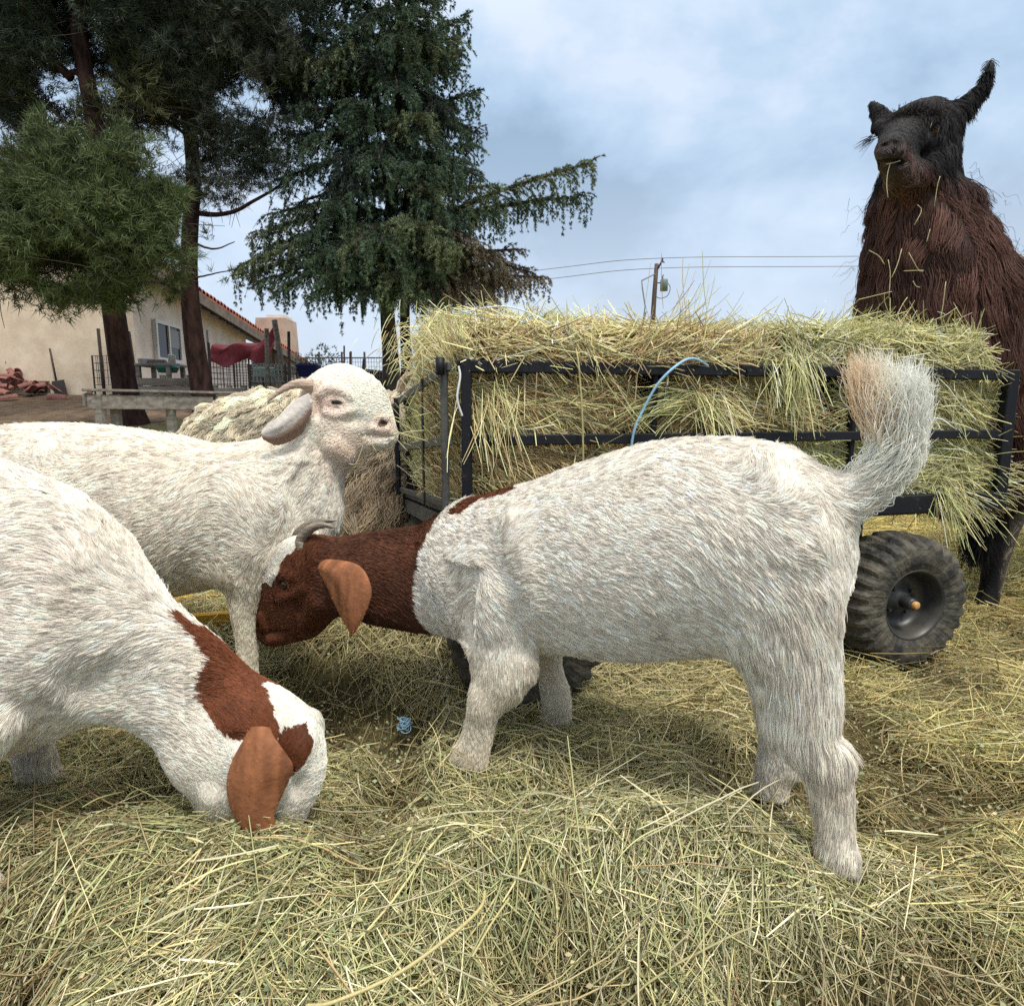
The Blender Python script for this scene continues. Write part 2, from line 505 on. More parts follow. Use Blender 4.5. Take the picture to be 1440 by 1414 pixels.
    def build(s, name, label, cat, colf, mat, nfur, furmat, group=None, rad=0.00045, droop=0.35, clump=0.012, wave=0.0, wfreq=60, lenf=None, K=5, visible=None, skin=0.72, lift=0.16, earfur=0.0045, earden=.8, swirl=0.9, tip=0.3, cn=13, cvar=.42, camt=.68, hb=1.27, clumpf=None):
        V, F = s.field()
        nb = len(V)
        if s.extraV:
            EV = np.vstack(s.extraV); EF = np.vstack(s.extraF) + nb
            V = np.vstack([V, EV]); F = np.vstack([F, EF])
        root = empty(name, s.O, s.phi, label, cat, group)
        colb = colf(V, np.arange(len(V)) >= nb)
        body = np_mesh("body", V, F, mat, root, smooth=True, attrs={"col": colb * skin})
        # fur -----------------------------------------------------
        me = body.data
        Nv = np.empty(len(V) * 3, np.float32); me.vertices.foreach_get("normal", Nv); Nv = Nv.reshape(-1, 3)
        T = np.vstack([F[:, [0, 1, 2]], F[:, [0, 2, 3]]])
        e1, e2 = V[T[:, 1]] - V[T[:, 0]], V[T[:, 2]] - V[T[:, 0]]
        ar = np.linalg.norm(np.cross(e1, e2), axis=1) / 2
        isear = T[:, 0] >= nb
        ctr = V[T].mean(1)
        if visible is not None: ar = ar * visible(ctr)
        ar = np.where(isear, ar * earden, ar)
        ti = RNG.choice(len(T), nfur, p=ar / ar.sum())
        r1, r2 = np.sqrt(RNG.random(nfur)), RNG.random(nfur)
        w = np.stack([1 - r1, r1 * (1 - r2), r1 * r2], 1)[:, :, None]
        P = (V[T[ti]] * w).sum(1); N = unit((Nv[T[ti]] * w).sum(1)); er = isear[ti]
        flow = np.zeros((nfur, 3)); ws = np.zeros(nfur); ln = np.zeros(nfur)
        for A, (sg, L) in s.seg:
            Cc = A[:, :3]; Tt = unit(np.gradient(Cc, axis=0)) * sg
            Ls = np.broadcast_to(np.asarray(L, float), (2,)) if np.ndim(L) else np.array([L, L])
            Lk = np.linspace(Ls[0], Ls[1], len(A))
            best = np.full(nfur, 9.0); bd = np.zeros((nfur, 3)); bl = np.zeros(nfur)
            for i in range(len(A)):
                d = np.linalg.norm(P - Cc[i], axis=1) - min(A[i, 3], A[i, 4]) * 0.5 - max(A[i, 3], A[i, 4]) * 0.5
                m = d < best; best[m] = d[m]; bd[m] = Tt[i]; bl[m] = Lk[i]
            ww = np.exp(-np.maximum(best + 0.05, 0) / 0.022) + 1e-9
            flow += bd * ww[:, None]; ln += bl * ww; ws += ww
        flow /= ws[:, None]; ln /= ws
        if er.any():
            allear = np.vstack([v for v in s.extraV]); ln[er] = earfur
            flow[er] = [0, 0, -1]
        sw = np.stack([fbm(P * 9 + 3.1, 5, 2), fbm(P * 9 + 7.7, 6, 2), fbm(P * 9 + 1.3, 7, 2)], 1) * (.6 + 1.5 * np.clip(fbm(P * 4.5, 8, 2) + .15, 0, 1)[:, None])
        ln = ln * (.75 + .6 * np.clip(fbm(P * 7, 18, 2) + .3, 0, 1))
        flow = unit(flow) + sw * swirl * 0.8; flow[:, 2] -= droop
        flow = unit(flow - N * (flow * N).sum(1, keepdims=True))
        ln = ln * (0.65 + 0.7 * RNG.random(nfur))
        if lenf is not None: ln = ln * lenf(P)
        t = np.linspace(0, 1, K)[None, :, None]
        lf = (lift * (0.6 + 0.8 * RNG.random(nfur)))[:, None, None]
        jit = RNG.normal(size=(nfur, 3)) * 0.14
        dirv = flow + jit
        G = np.tile([0, 0, -1.0], (nfur, 1)); G = (G - N * np.minimum((G * N).sum(1), 0)[:, None])[:, None] * droop
        lf = lf + .22 * np.clip(1 - ln / .012, 0, 1)[:, None, None]
        S = P[:, None] + N[:, None] * 0.0002 + ln[:, None, None] * (dirv[:, None] * t + N[:, None] * lf * (t - 0.75 * t ** 2) + G * 0.5 * t ** 2)
        if clump > 0:
            nc = max(50, int(nfur / cn)); ci = RNG.choice(nfur, nc, replace=False)
            kd = kdtree.KDTree(nc)
            for a, b in enumerate(ci): kd.insert(P[b], a)
            kd.balance()
            near = np.array([kd.find(p)[1] for p in P]); lead = S[ci[near]]
            far = np.linalg.norm(P - P[ci[near]], axis=1)
            amt = np.clip(1 - far / (clump * 1.6), 0, 1)[:, None, None] * t ** 0.8 * (camt if clumpf is None else camt * clumpf(P)[:, None, None])
            S = S * (1 - amt) + (lead + (P - P[ci[near]])[:, None] * 0.15) * amt
            cid = RNG.random(nc)[near]
        else:
            cid = RNG.random(nfur)
        if wave > 0:
            side = unit(np.cross(flow, N)) * np.clip(ln / .06, 0, 1)[:, None]; ph = cid * 6.28
            S += side[:, None] * (np.sin(t[:, :, 0] * ln[:, None] * wfreq + ph[:, None]) * wave * t[:, :, 0])[:, :, None] \
               + N[:, None] * (np.cos(t[:, :, 0] * ln[:, None] * wfreq * 0.8 + ph[:, None] * 2) * np.clip(ln / .06, 0, 1)[:, None] * wave * 0.6 * t[:, :, 0])[:, :, None]
        cf = hb * colf(P, er) * (1.04 - (cvar - cvar * cid[:, None]) * np.clip(ln / .013, .15, 1)[:, None] + 0.08 * (RNG.random((nfur, 1)) - 0.5))
        rr = rad * (0.7 + 0.6 * RNG.random(nfur))
        fo = hair("fur", S, rr, furmat, root, {"col": np.clip(cf, 0, 0.93)}, tip)
        return root, body

def soil(c, P, k=1.0):
    """greyish and yellow-brown soiling and thin patches of a yard animal's white coat"""
    a = np.clip(fbm(P * 5.5, 101, 3) * 1.6 - .15, 0, 1)[:, None] * .30 * k; c = c * (1 - a) + np.array([.56, .47, .33]) * a
    b = np.clip(fbm(P * [16, 16, 11], 102, 3) * 2.2 - .55, 0, 1)[:, None] * .42 * k; c = c * (1 - b) + np.array([.50, .43, .34]) * b
    l = np.clip((.30 - P[:, 2]) / .25, 0, 1)[:, None] * .22 * k; return c * (1 - l) + np.array([.54, .45, .31]) * l

def inpoly(xy, poly):
    x, y = xy[:, 0], xy[:, 1]; r = np.zeros(len(x), bool); j = len(poly) - 1
    for i in range(len(poly)):
        xi, yi = poly[i]; xj, yj = poly[j]
        r ^= ((yi > y) != (yj > y)) & (x < (xj - xi) * (y - yi) / (yj - yi + 1e-12) + xi)
        j = i
    return r

def lerp(a, b, t):
    return np.asarray(a) * (1 - t) + np.asarray(b) * t

def eyelids(A, px_, py_, w, hgt, tilt=0.0, r=.0034, k=.004, ball=.011, depth_=.0035):
    """socket and lids following the skin round pixel (px_,py_); w,hgt in pixels; returns eyeball centres for both sides"""
    ct, st = math.cos(tilt), math.sin(tilt); C0 = [A.hit(px_, py_, sd) for sd in (1, -1)]
    mpp = np.linalg.norm(A.hit(px_ + 4, py_) - A.hit(px_ - 4, py_)) / 8; out = []
    arcs = {}
    for s_ in (1, -1):
        for sd in (1, -1):
            P = []
            for i in range(7):
                th = math.pi * i / 6; x, y = math.cos(th) * w, -math.sin(th) * hgt * s_
                P.append(A.hit(px_ + x * ct - y * st, py_ + x * st + y * ct, sd, -.0008 * math.sin(th)))
            arcs[(s_, sd)] = P
    for m, sd in enumerate((1, -1)):
        c = C0[m]; yd = np.sign(c[1] - A.mid)
        A.cut(c, (w * mpp * .9, .008, hgt * mpp * 1.0), .003)
        for s_ in (1, -1):
            A.chain(arcs[(s_, sd)], [r * (.6 + .4 * math.sin(math.pi * i / 6)) * (1.2 if s_ > 0 else .85) for i in range(7)], None, k, (-1, .003), 3, hint=[[0, 1, 0]] * 7)
        out.append((c - [0, yd * (ball - .0012) , 0], (0, yd, 0)))
    return out

def eye(root, p, nrm, r, iris=(0.30, 0.16, 0.05)):
    """horizontal-pupilled goat eye set in its socket"""
    m = EYE_MAT
    V, F = uv_ball(r)
    o = np_mesh("eye", V, F, m, root, smooth=True)
    o.location = tuple(p); o.rotation_euler = Vector(nrm).to_track_quat('X', 'Z').to_euler()
    return o

def uv_ball(r, n=20, m=12, sc=(1, 1, 1)):
    V = []; F = []
    for i in range(m + 1):
        a = math.pi * i / m
        for j in range(n):
            b = 2 * math.pi * j / n
            V.append((r * sc[0] * math.sin(a) * math.cos(b), r * sc[1] * math.sin(a) * math.sin(b), r * sc[2] * math.cos(a)))
    for i in range(m):
        for j in range(n):
            F.append((i * n + j, (i + 1) * n + j, (i + 1) * n + (j + 1) % n, i * n + (j + 1) % n))
    return np.array(V), np.array(F)

def make_eye_mat():
    m, t, b = newmat("eye")
    tc = t.nodes.new("ShaderNodeTexCoord"); sx = t.nodes.new("ShaderNodeSeparateXYZ")
    t.links.new(tc.outputs["Object"], sx.inputs[0])
    def mth(op, a_, b_=None):
        n = t.nodes.new("ShaderNodeMath"); n.operation = op
        for i_, v in enumerate((a_, b_)):
            if v is None: continue
            if isinstance(v, float): n.inputs[i_].default_value = v
            else: t.links.new(v, n.inputs[i_])
        return n.outputs[0]
    yy = mth('DIVIDE', mth('ABSOLUTE', sx.outputs["Y"]), .0062); zz = mth('DIVIDE', mth('ABSOLUTE', sx.outputs["Z"]), .0021)
    pup = mth('LESS_THAN', mth('ADD', mth('POWER', yy, 2.0), mth('POWER', zz, 2.0)), 1.0)
    mx = t.nodes.new("ShaderNodeMix"); mx.data_type = 'RGBA'
    mx.inputs["A"].default_value = (0.085, 0.045, 0.016, 1); mx.inputs["B"].default_value = (0.004, 0.003, 0.003, 1)
    t.links.new(pup, mx.inputs["Factor"]); t.links.new(mx.outputs["Result"], b.inputs["Base Color"])
    b.inputs["Roughness"].default_value = 0.08
    return m
EYE_MAT = make_eye_mat()
FUR_MAT = mat_attr("coat", rough=0.62, namp=0.0, sheen=0.0, spec=0.25)
_t = FUR_MAT.node_tree; _pb = _t.nodes["Principled BSDF"]; _tr = _t.nodes.new("ShaderNodeBsdfTranslucent"); _mx = _t.nodes.new("ShaderNodeMixShader")
_at = [n_ for n_ in _t.nodes if n_.type == 'ATTRIBUTE'][0]
_t.links.new(_at.outputs["Color"], _tr.inputs["Color"]); _mx.inputs[0].default_value = .15
_t.links.new(_pb.outputs[0], _mx.inputs[1]); _t.links.new(_tr.outputs[0], _mx.inputs[2])
_t.links.new(_mx.outputs[0], [n_ for n_ in _t.nodes if n_.type == 'OUTPUT_MATERIAL'][0].inputs[0])
SKIN_MAT = mat_attr("hide", rough=0.7, nscale=90, namp=0.16, bump=0.25, spec=0.25)
HORN_MAT = mat_plain("horn", (0.30, 0.25, 0.19), 0.45, noise=0.55, nscale=14, bump=0.5, stretch=(1, 1, 9))
HORN_TAN = mat_plain("pale horn", (0.52, 0.38, 0.28), 0.5, noise=0.45, nscale=16, bump=0.5, stretch=(1, 1, 6))
STRAW_MAT = mat_attr("straw", rough=0.55, attr="col", namp=0.0, spec=0.35)

WHITE = np.array([0.83, 0.77, 0.68]); CREAM = np.array([0.70, 0.60, 0.40])
BROWN = np.array([0.105, 0.040, 0.021]); RUST = np.array([0.205, 0.066, 0.028]); EARB = np.array([0.32, 0.125, 0.055])

def horn(root, pts, r0, r1, mat, Afun):
    P = catmull(np.array(pts), 22)
    rr = [(r0 + (r1 - r0) * (i / 21.0) ** 0.8 + 0.0006 * math.sin(i * 2.1)) * (1 - (i / 21.0) ** 9 * .93) for i in range(22)]
    return MB().tube(P, rr, 14).build("horn", mat, root, smooth=True)

def straw_bits(root, A, pxs, name="straw", Y=False, col=(0.62, 0.55, 0.30), r=0.0013):
    """straws caught in a coat or held in a mouth: polyline pixels on a plane"""
    f = A.wy if Y else A.px
    m = MB()
    for pl in pxs:
        yo = pl[0]; P = catmull(np.array([f(x, y, yo) for x, y in pl[1:]]), max(5, 3 * (len(pl) - 2)))
        m.tube(P, r, 5)
    return m.build(name, mat_plain("pale straw", col, 0.5, noise=0.3), root, smooth=True)
# ------------------------------------------------------------------ terrain
def sstep(a, b, x):
    t = np.clip((x - a) / (b - a), 0, 1); return t * t * (3 - 2 * t)

MOUNDS = [(-.42, 1.86, .17, .30, .20), (-.30, .93, .050, .50, .09), (.22, .97, .065, .30, .085), (-.75, .98, .05, .2, .12), (-.05, 1.30, .05, .25, .10), (.95, 1.05, .035, .30, .12),
          (-.70, 1.36, .03, .28, .10), (.05, 1.85, .05, .35, .15), (.55, 1.45, .03, .25, .15), (-1.1, 2.1, .10, .35, .3), (-.1, 2.3, .10, .5, .35)]
def terrain(x, y):
    left = 1 - sstep(-1.0, 3.0, x + .1 * (y - 4))
    r = np.where(y < 10, .052 * np.clip(y - 2.8, 0, None), .052 * 7.2 + .125 * np.clip(y - 10, 0, 6.5))
    r = r + .01 * np.clip(y - 16.5, 0, 40)
    return r * left
def ground_h(x, y):
    x = np.asarray(x, float); y = np.asarray(y, float)
    h = terrain(x, y)
    near = 1 - sstep(4, 9, y)
    p = np.stack([x, y], -1)
    vn = 1 - sstep(1.25, 2.2, y + .5 * np.clip(x, 0, 2))
    h = h + near * ((.018 + .020 * vn) * fbm(p * 3.1, 41, 3) + (.012 + .008 * vn) * fbm(p * 9, 42, 2)) + (1 - near) * .03 * fbm(p * .8, 43, 2)
    h = h - vn * .085 * np.clip(fbm(p * 4.2, 81, 2) * 2.4 - .25, 0, 1)
    for mx, my, mh, sx, sy in MOUNDS:
        h = h + mh * np.exp(-((x - mx) / sx) ** 2 - ((y - my) / sy) ** 2) * (1 + .25 * fbm(p * 5, 44, 2))
    for fx, fy in FEET:  # trodden flat round the hooves
        h = h * (1 - .97 * np.exp(-((x - fx) ** 2 + (y - fy) ** 2) / .085 ** 2))
    return h
FEET = [(.533, .955), (.56, .86), (.496, 1.153), (-.089, 1.265), (-.10, 1.18), (.101, 1.457), (-.957, 1.24)]

def axis(a, b, fine, far, n):
    core = np.arange(a, b, fine)
    g = np.geomspace(fine * 2, far, n)
    return np.concatenate([a - np.cumsum(g)[::-1], core, b + np.cumsum(g)])
xs = axis(-3.0, 3.2, .03, 260, 46); ys = axis(.3, 6.0, .03, 260, 46)
ys = ys[ys > -400]
XX, YY = np.meshgrid(xs, ys, indexing='ij')
ZZ = ground_h(XX, YY) - .022 * (1 - sstep(3, 7, YY))
nxg, nyg = XX.shape
ii, jj = np.meshgrid(np.arange(nxg - 1), np.arange(nyg - 1), indexing='ij'); ii = ii.ravel(); jj = jj.ravel()
GF = np.stack([ii * nyg + jj, (ii + 1) * nyg + jj, (ii + 1) * nyg + jj + 1, ii * nyg + jj + 1], 1)
gx, gy = XX.ravel(), YY.ravel(); gp = np.stack([gx, gy], 1)
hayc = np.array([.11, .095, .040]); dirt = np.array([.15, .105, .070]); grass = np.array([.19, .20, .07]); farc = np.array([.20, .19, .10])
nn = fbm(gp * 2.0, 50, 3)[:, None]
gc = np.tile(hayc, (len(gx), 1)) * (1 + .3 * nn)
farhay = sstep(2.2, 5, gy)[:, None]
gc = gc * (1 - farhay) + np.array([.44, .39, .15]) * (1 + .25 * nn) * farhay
yard = (sstep(9.2, 9.9, gy) * (1 - sstep(-4, 2, gx)))[:, None]
gr = (sstep(-6.1, -5.2, gx + .5 * nn[:, 0]) * (1 - sstep(11.0, 13, gy)))[:, None]
gc = gc * (1 - yard) + (dirt * (1 - gr) + grass * gr) * (1 + .35 * nn) * yard
fr = sstep(19, 40, gy)[:, None]; gc = gc * (1 - fr) + farc * fr
def ground_mat():
    m, t, b = newmat("ground"); b.inputs["Roughness"].default_value = .95; b.inputs["Specular IOR Level"].default_value = .15
    a = t.nodes.new("ShaderNodeAttribute"); a.attribute_name = "col"
    tc = t.nodes.new("ShaderNodeTexCoord")
    n1 = t.nodes.new("ShaderNodeTexNoise"); n1.inputs["Scale"].default_value = 38; n1.inputs["Detail"].default_value = 8; n1.inputs["Roughness"].default_value = .75
    n2 = t.nodes.new("ShaderNodeTexNoise"); n2.inputs["Scale"].default_value = 5; n2.inputs["Detail"].default_value = 6
    t.links.new(tc.outputs["Object"], n1.inputs["Vector"]); t.links.new(tc.outputs["Object"], n2.inputs["Vector"])
    mu = t.nodes.new("ShaderNodeMath"); mu.operation = 'MULTIPLY'; t.links.new(n1.outputs["Fac"], mu.inputs[0]); t.links.new(n2.outputs["Fac"], mu.inputs[1])
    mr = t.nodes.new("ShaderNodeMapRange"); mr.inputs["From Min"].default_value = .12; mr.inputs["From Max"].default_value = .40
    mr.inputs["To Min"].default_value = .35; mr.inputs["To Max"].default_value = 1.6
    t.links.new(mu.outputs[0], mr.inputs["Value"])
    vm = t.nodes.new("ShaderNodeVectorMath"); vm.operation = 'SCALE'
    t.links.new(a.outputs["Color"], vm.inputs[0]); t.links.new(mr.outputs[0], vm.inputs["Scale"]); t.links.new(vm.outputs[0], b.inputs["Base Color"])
    bn = t.nodes.new("ShaderNodeBump"); bn.inputs["Strength"].default_value = .7; bn.inputs["Distance"].default_value = .03
    t.links.new(mu.outputs[0], bn.inputs["Height"]); t.links.new(bn.outputs[0], b.inputs["Normal"])
    return m
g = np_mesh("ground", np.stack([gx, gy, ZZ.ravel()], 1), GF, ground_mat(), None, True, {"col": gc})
tag(g, kind="structure")

# ------------------------------------------------------------------ loose hay
HAYPAL = np.array([[.74, .63, .32], [.67, .60, .29], [.55, .54, .25], [.42, .45, .21], [.48, .34, .17], [.84, .77, .50]])
def hay_colors(p, n, wts=(.24, .25, .20, .13, .09, .09), patch=1.0):
    w = np.array(wts)[None] * np.exp(patch * np.stack([fbm(p * 2.2, 60 + i, 2) * 2.2 for i in range(6)], 1))
    cw = np.cumsum(w, 1); cw /= cw[:, -1:]
    k = (RNG.random((n, 1)) > cw).sum(1)
    return HAYPAL[k] * (.38 + .74 * RNG.random((n, 1)))

def hay_layer(name, n, x0, x1, y0, y1, lm, r0, r1, K=4, thick=.035, tilt=.16, dens=None, label=None, wts=(.24, .25, .20, .13, .09, .09), sides=3, bias=1.0, flat=False):
    c = np.zeros((0, 2))
    while len(c) < n:
        u = RNG.random((n * 2, 3))
        y = y0 * (y1 / y0) ** u[:, 1] if bias > 0 else y0 + (y1 - y0) * u[:, 1]
        x = x0 + (x1 - x0) * u[:, 0]
        ok = (np.abs(x) < .95 * y + .35 + .9 * RNG.random(len(x)) ** 2)
        q = np.stack([x, y], 1)[ok]
        if dens is not None: q = q[RNG.random(len(q)) < dens(q)]
        c = np.vstack([c, q])
    c = c[:n]
    L = np.clip(lm * np.exp(.5 * RNG.normal(size=n)), lm * .25, lm * 3.2)
    ang = RNG.random(n) * 2 * np.pi
    pref = fbm(c * 1.6, 71, 2) * 5
    al = RNG.random(n) < .35; ang[al] = pref[al] + RNG.normal(size=al.sum()) * .45
    t = np.linspace(-.5, .5, K)
    bend = RNG.normal(size=n) * .20
    a2 = ang[:, None] + bend[:, None] * t[None] * 2
    kink = RNG.random(n) < .32; a2[kink] += (t > 0)[None] * RNG.normal(size=(kink.sum(), 1)) * .9
    st = L[:, None] / (K - 1)
    dx, dy = np.cos(a2) * st, np.sin(a2) * st
    X = c[:, :1] + np.cumsum(dx, 1) - dx.sum(1, keepdims=True) / 2
    Y = c[:, 1:] + np.cumsum(dy, 1) - dy.sum(1, keepdims=True) / 2
    e = RNG.random(n)
    H = ground_h(X, Y); Hm = H.mean(1, keepdims=True)
    stiff = .55
    sl = (H[:, -1:] - H[:, :1]) * t[None]
    Z = stiff * (Hm + sl) + (1 - stiff) * H
    tl = RNG.normal(size=(n, 1)) * tilt * (0.3 if flat else 1)
    Z = Z + tl * t[None] * L[:, None] + (e[:, None] ** 1.4) * thick - .008 - np.abs(bend[:, None]) * (t[None] ** 2) * L[:, None] * .35
    up = (RNG.random(n) < (.035 if not flat else 0))
    Z[up] += (t + .5)[None] * L[up][:, None] * RNG.random((up.sum(), 1)) * .6
    P = np.stack([X, Y, Z], -1)
    rad = r0 + (r1 - r0) * RNG.random(n) ** 1.7
    col = hay_colors(c, n, wts)
    yel = (sstep(.35, 1.0, c[:, 0]) * .35 + sstep(1.9, 2.8, c[:, 1]) * .35)[:, None]
    col = col * (1 - yel) + col * np.array([1.02, .93, .50]) * yel
    old = (np.clip(fbm(c * 4.2, 81, 2) * 2.4 - .1, 0, 1) * .75)[:, None] * (1 - sstep(1.9, 2.8, c[:, 1]))[:, None]; col = col * (1 - old) + np.array([.25, .18, .09]) * old * (.4 + RNG.random((n, 1)))
    o = strand_mesh(name, P, rad, STRAW_MAT, None, {"col": col}, sides)
    tag(o, label, kind="stuff")
    return o

def holes(q):
    h = fbm(q * 4.2, 81, 2)
    return np.clip(1.15 - 4.2 * np.clip(h - .06, 0, 1), .03, 1)
hay_layer("hay", 138000, -2.8, 3.0, .42, 2.6, .068, .0007, .0018, K=4, thick=.045, dens=holes, label="thick loose hay lying in heaps around the goats")
hay_layer("hay", 60000, -5, 5.5, 2.3, 6.5, .11, .0016, .0034, K=3, thick=.03, label="trampled yellow hay spread beyond the cart", wts=(.3, .3, .15, .07, .1, .08))
hay_layer("hay", 26000, -10, 12, 6, 15, .2, .003, .006, K=2, thick=.03, label="thin scattered hay far out on the yard", wts=(.3, .3, .15, .07, .1, .08), dens=lambda q: np.where((q[:, 1] > 9.3) & (q[:, 0] < 0), .0, 1.0))
# short chaff and crushed leaf between the stems
hay_layer("chaff", 75000, -1.9, 2.0, .45, 2.2, .022, .0005, .0013, K=2, thick=.03, tilt=.5, label="short crushed chaff between the loose hay stems", wts=(.15, .25, .3, .22, .08, .0))
# coarse top stems thrown over the heaps
hay_layer("hay_stems", 5200, -1.8, 1.9, .50, 2.3, .11, .0011, .0021, K=7, thick=.075, tilt=.22, label="long pale hay stems strewn over the top of the heaps", wts=(.35, .2, .12, .05, .08, .2))

def leaf_litter(n):
    c = np.stack([RNG.uniform(-1.7, 1.8, n), .55 * (2.4 / .55) ** RNG.random(n)], 1)
    c = c[(np.abs(c[:, 0]) < .95 * c[:, 1] + .3)]; n = len(c)
    z = ground_h(c[:, 0], c[:, 1]) + .012 + .03 * RNG.random(n); p = np.stack([c[:, 0], c[:, 1], z], 1)
    d = unit(RNG.normal(size=(n, 3)) * [1, 1, .5]); s_ = unit(np.cross(d, RNG.normal(size=(n, 3)))); L = (.004 + .008 * RNG.random((n, 1))); nn_ = np.cross(d, s_)
    V = np.stack([p, p + d * L * .5 + s_ * L * .32 + nn_ * L * .08, p + d * L, p + d * L * .5 - s_ * L * .32 + nn_ * L * .08], 1).reshape(-1, 3)
    col = np.array([[.26, .32, .17], [.36, .38, .20], [.20, .17, .09], [.44, .38, .22]])[RNG.integers(0, 4, n)] * (.6 + .6 * RNG.random((n, 1)))
    o = np_mesh("leaf_litter", V, np.arange(n * 4).reshape(-1, 4), STRAW_MAT, None, False, {"col": np.repeat(col, 4, 0)}); tag(o, "crumbled dry leaves and seed husks in the loose hay", kind="stuff")
leaf_litter(42000)

# ------------------------------------------------------------------ bits on the ground
def ground_tube(pxs, r, mat, name, label, cat, lift=.03, n=40):
    P = []
    for x, y, z in pxs:
        b = -(y - PY) / FOC; dy = math.cos(PITCH) + b * math.sin(PITCH); dz = b * math.cos(PITCH) - math.sin(PITCH)
        t = (z - CAM_Z) / dz; P.append(((x - PX) / FOC * t, dy * t, z))
    Q = catmull(np.array(P), n)
    o = MB().tube(Q, r, 8).build(name, mat, None, True)
    tag(o, label, cat); return o
YTW = mat_plain("yellow twine", (.50, .42, .19), .5, noise=.25, nscale=200)
ground_tube([(430, 1414, .06), (470, 1408, .062), (560, 1368, .066), (640, 1310, .072), (676, 1275, .078), (682, 1252, .08)], .0024, YTW, "baling_twine", "long yellow twine lying on the front hay heap", "twine")
ground_tube([(664, 1345, .05), (690, 1300, .06), (716, 1262, .07)], .0016, YTW, "baling_twine", "short yellow twine end beside the long one on the front heap", "twine")
BTW = mat_plain("blue twine", (.30, .52, .68), .45, noise=.2, nscale=200)
def blue_knot():
    c = Vector((-.26, 1.50, float(ground_h(-.26, 1.50)) + .05)); m = MB()
    for k in range(7):
        a = random.random() * 6; P = [c + Vector((math.cos(a + i * 1.3) * .018 * random.uniform(.4, 1.2), math.sin(a + i * 1.3) * .014, .006 * math.sin(i * 2) + .004 * k)) for i in range(6)]
        m.tube(catmull(np.array(P), 16), .0013, 5)
    o = m.build("twine_knot", BTW, None, True); tag(o, "small tangle of frayed blue twine on the hay", "twine")
blue_knot()
def trough():
    t = empty("feed_trough", (-.87, 1.98, 0), R(16), "orange-yellow trough edge behind the grazing goats", "trough")
    m = mat_plain("yellow plastic", (.62, .36, .035), .45, noise=.2, nscale=30)
    for y_ in (0, .23): MB().box((-.02, y_, .09), (.34, .018, .09), bev=.006).build("side_panel", m, t)
    for x_ in (.16, -.20): MB().box((x_, .115, .09), (.018, .248, .09), bev=.006).build("end_panel", m, t)
    MB().box((-.02, .115, .05), (.33, .22, .012)).build("bottom", m, t)
trough()
# ------------------------------------------------------------------ trees
def bark(name, a, b, sc=9):
    return mat_plain(name, a, .95, col2=b, nscale=sc, noise=.5, bump=1.0, stretch=(1, 1, .28), spec=.1)
BARK_RED = bark("red-brown bark", (.060, .032, .027), (.012, .008, .008))
BARK_GREY = bark("grey bark", (.10, .08, .066), (.025, .02, .018))
LEAF = mat_attr("needles", rough=.7, namp=0.0, spec=.15)

def needles(P, D, L, w, col, per, spread, name, parent, droop=0.0):
    """per needles at every point P around direction D, thin tapering blades"""
    n = len(P) * per
    p = np.repeat(P, per, 0); d = np.repeat(D, per, 0); c = np.repeat(col, per, 0)
    d = unit(d + RNG.normal(size=(n, 3)) * spread); d[:, 2] -= droop; d = unit(d)
    l = L * (.6 + .7 * RNG.random((n, 1)))
    s = unit(np.cross(d, RNG.normal(size=(n, 3)))) * w
    p = p + RNG.normal(size=(n, 3)) * L * .12
    V = np.stack([p - s, p + s, p + d * l], 1).reshape(-1, 3)
    F = np.arange(n * 3).reshape(-1, 3)
    c = c * (.75 + .5 * RNG.random((n, 1)))
    return np_mesh(name, V, F, LEAF, parent, False, {"col": np.repeat(c, 3, 0)})

def limb(P, r0, r1, n=9, k=14):
    Q = catmull(np.array([tuple(p) for p in P]), k)
    Q[1:-1] += RNG.normal(size=(k - 2, 3)) * r0 * .12
    return [Vector(q) for q in Q], [r0 + (r1 - r0) * (i / (k - 1)) for i in range(k)]

def trunk_mesh(name, P, r0, r1, mat, parent, o):
    Q = catmull(np.array([tuple(p - o) for p in P]), 40); n = 22; V = []; F = []
    for i, q in enumerate(Q):
        t = i / 39; r = r0 + (r1 - r0) * t; r *= 1 + .55 * math.exp(-t * 28)
        for j in range(n):
            a = 2 * math.pi * j / n
            rr = r * (1 + .10 * float(vnoise(np.array([math.cos(a) * 3 + q[0], math.sin(a) * 3 + q[1], q[2] * 1.2]), 5)) + .05 * math.sin(a * 7 + q[2] * 2))
            V.append((q[0] + rr * math.cos(a), q[1] + rr * math.sin(a), q[2]))
    for i in range(39):
        for j in range(n): F.append((i * n + j, i * n + (j + 1) % n, (i + 1) * n + (j + 1) % n, (i + 1) * n + j))
    me = bpy.data.meshes.new(name); me.from_pydata(V, [], F); me.update()
    return link(name, me, mat, parent, True)

def blob_points(blobs, n, gap=.1, shell=.25):
    vol = np.array([b[1] * b[2] * b[3] * (1.9 if b[0][1] < 10.2 else 1) for b in blobs]); k = RNG.choice(len(blobs), n * 3, p=vol / vol.sum())
    c = np.array([tuple(b[0]) for b in blobs])[k]; r = np.array([b[1:4] for b in blobs])[k]
    d = unit(RNG.normal(size=(len(k), 3))); rad = (shell + (1 - shell) * RNG.random((len(k), 1)) ** .5)
    rad = rad * (1 + .5 * fbm(d * 2.6 + c, 33, 3)[:, None])
    p = c + d * r * rad
    ok = fbm(p * 1.5, 34, 2) > gap - .35
    p, d, kk = p[ok][:n], d[ok][:n], k[ok][:n]
    return p, d, kk

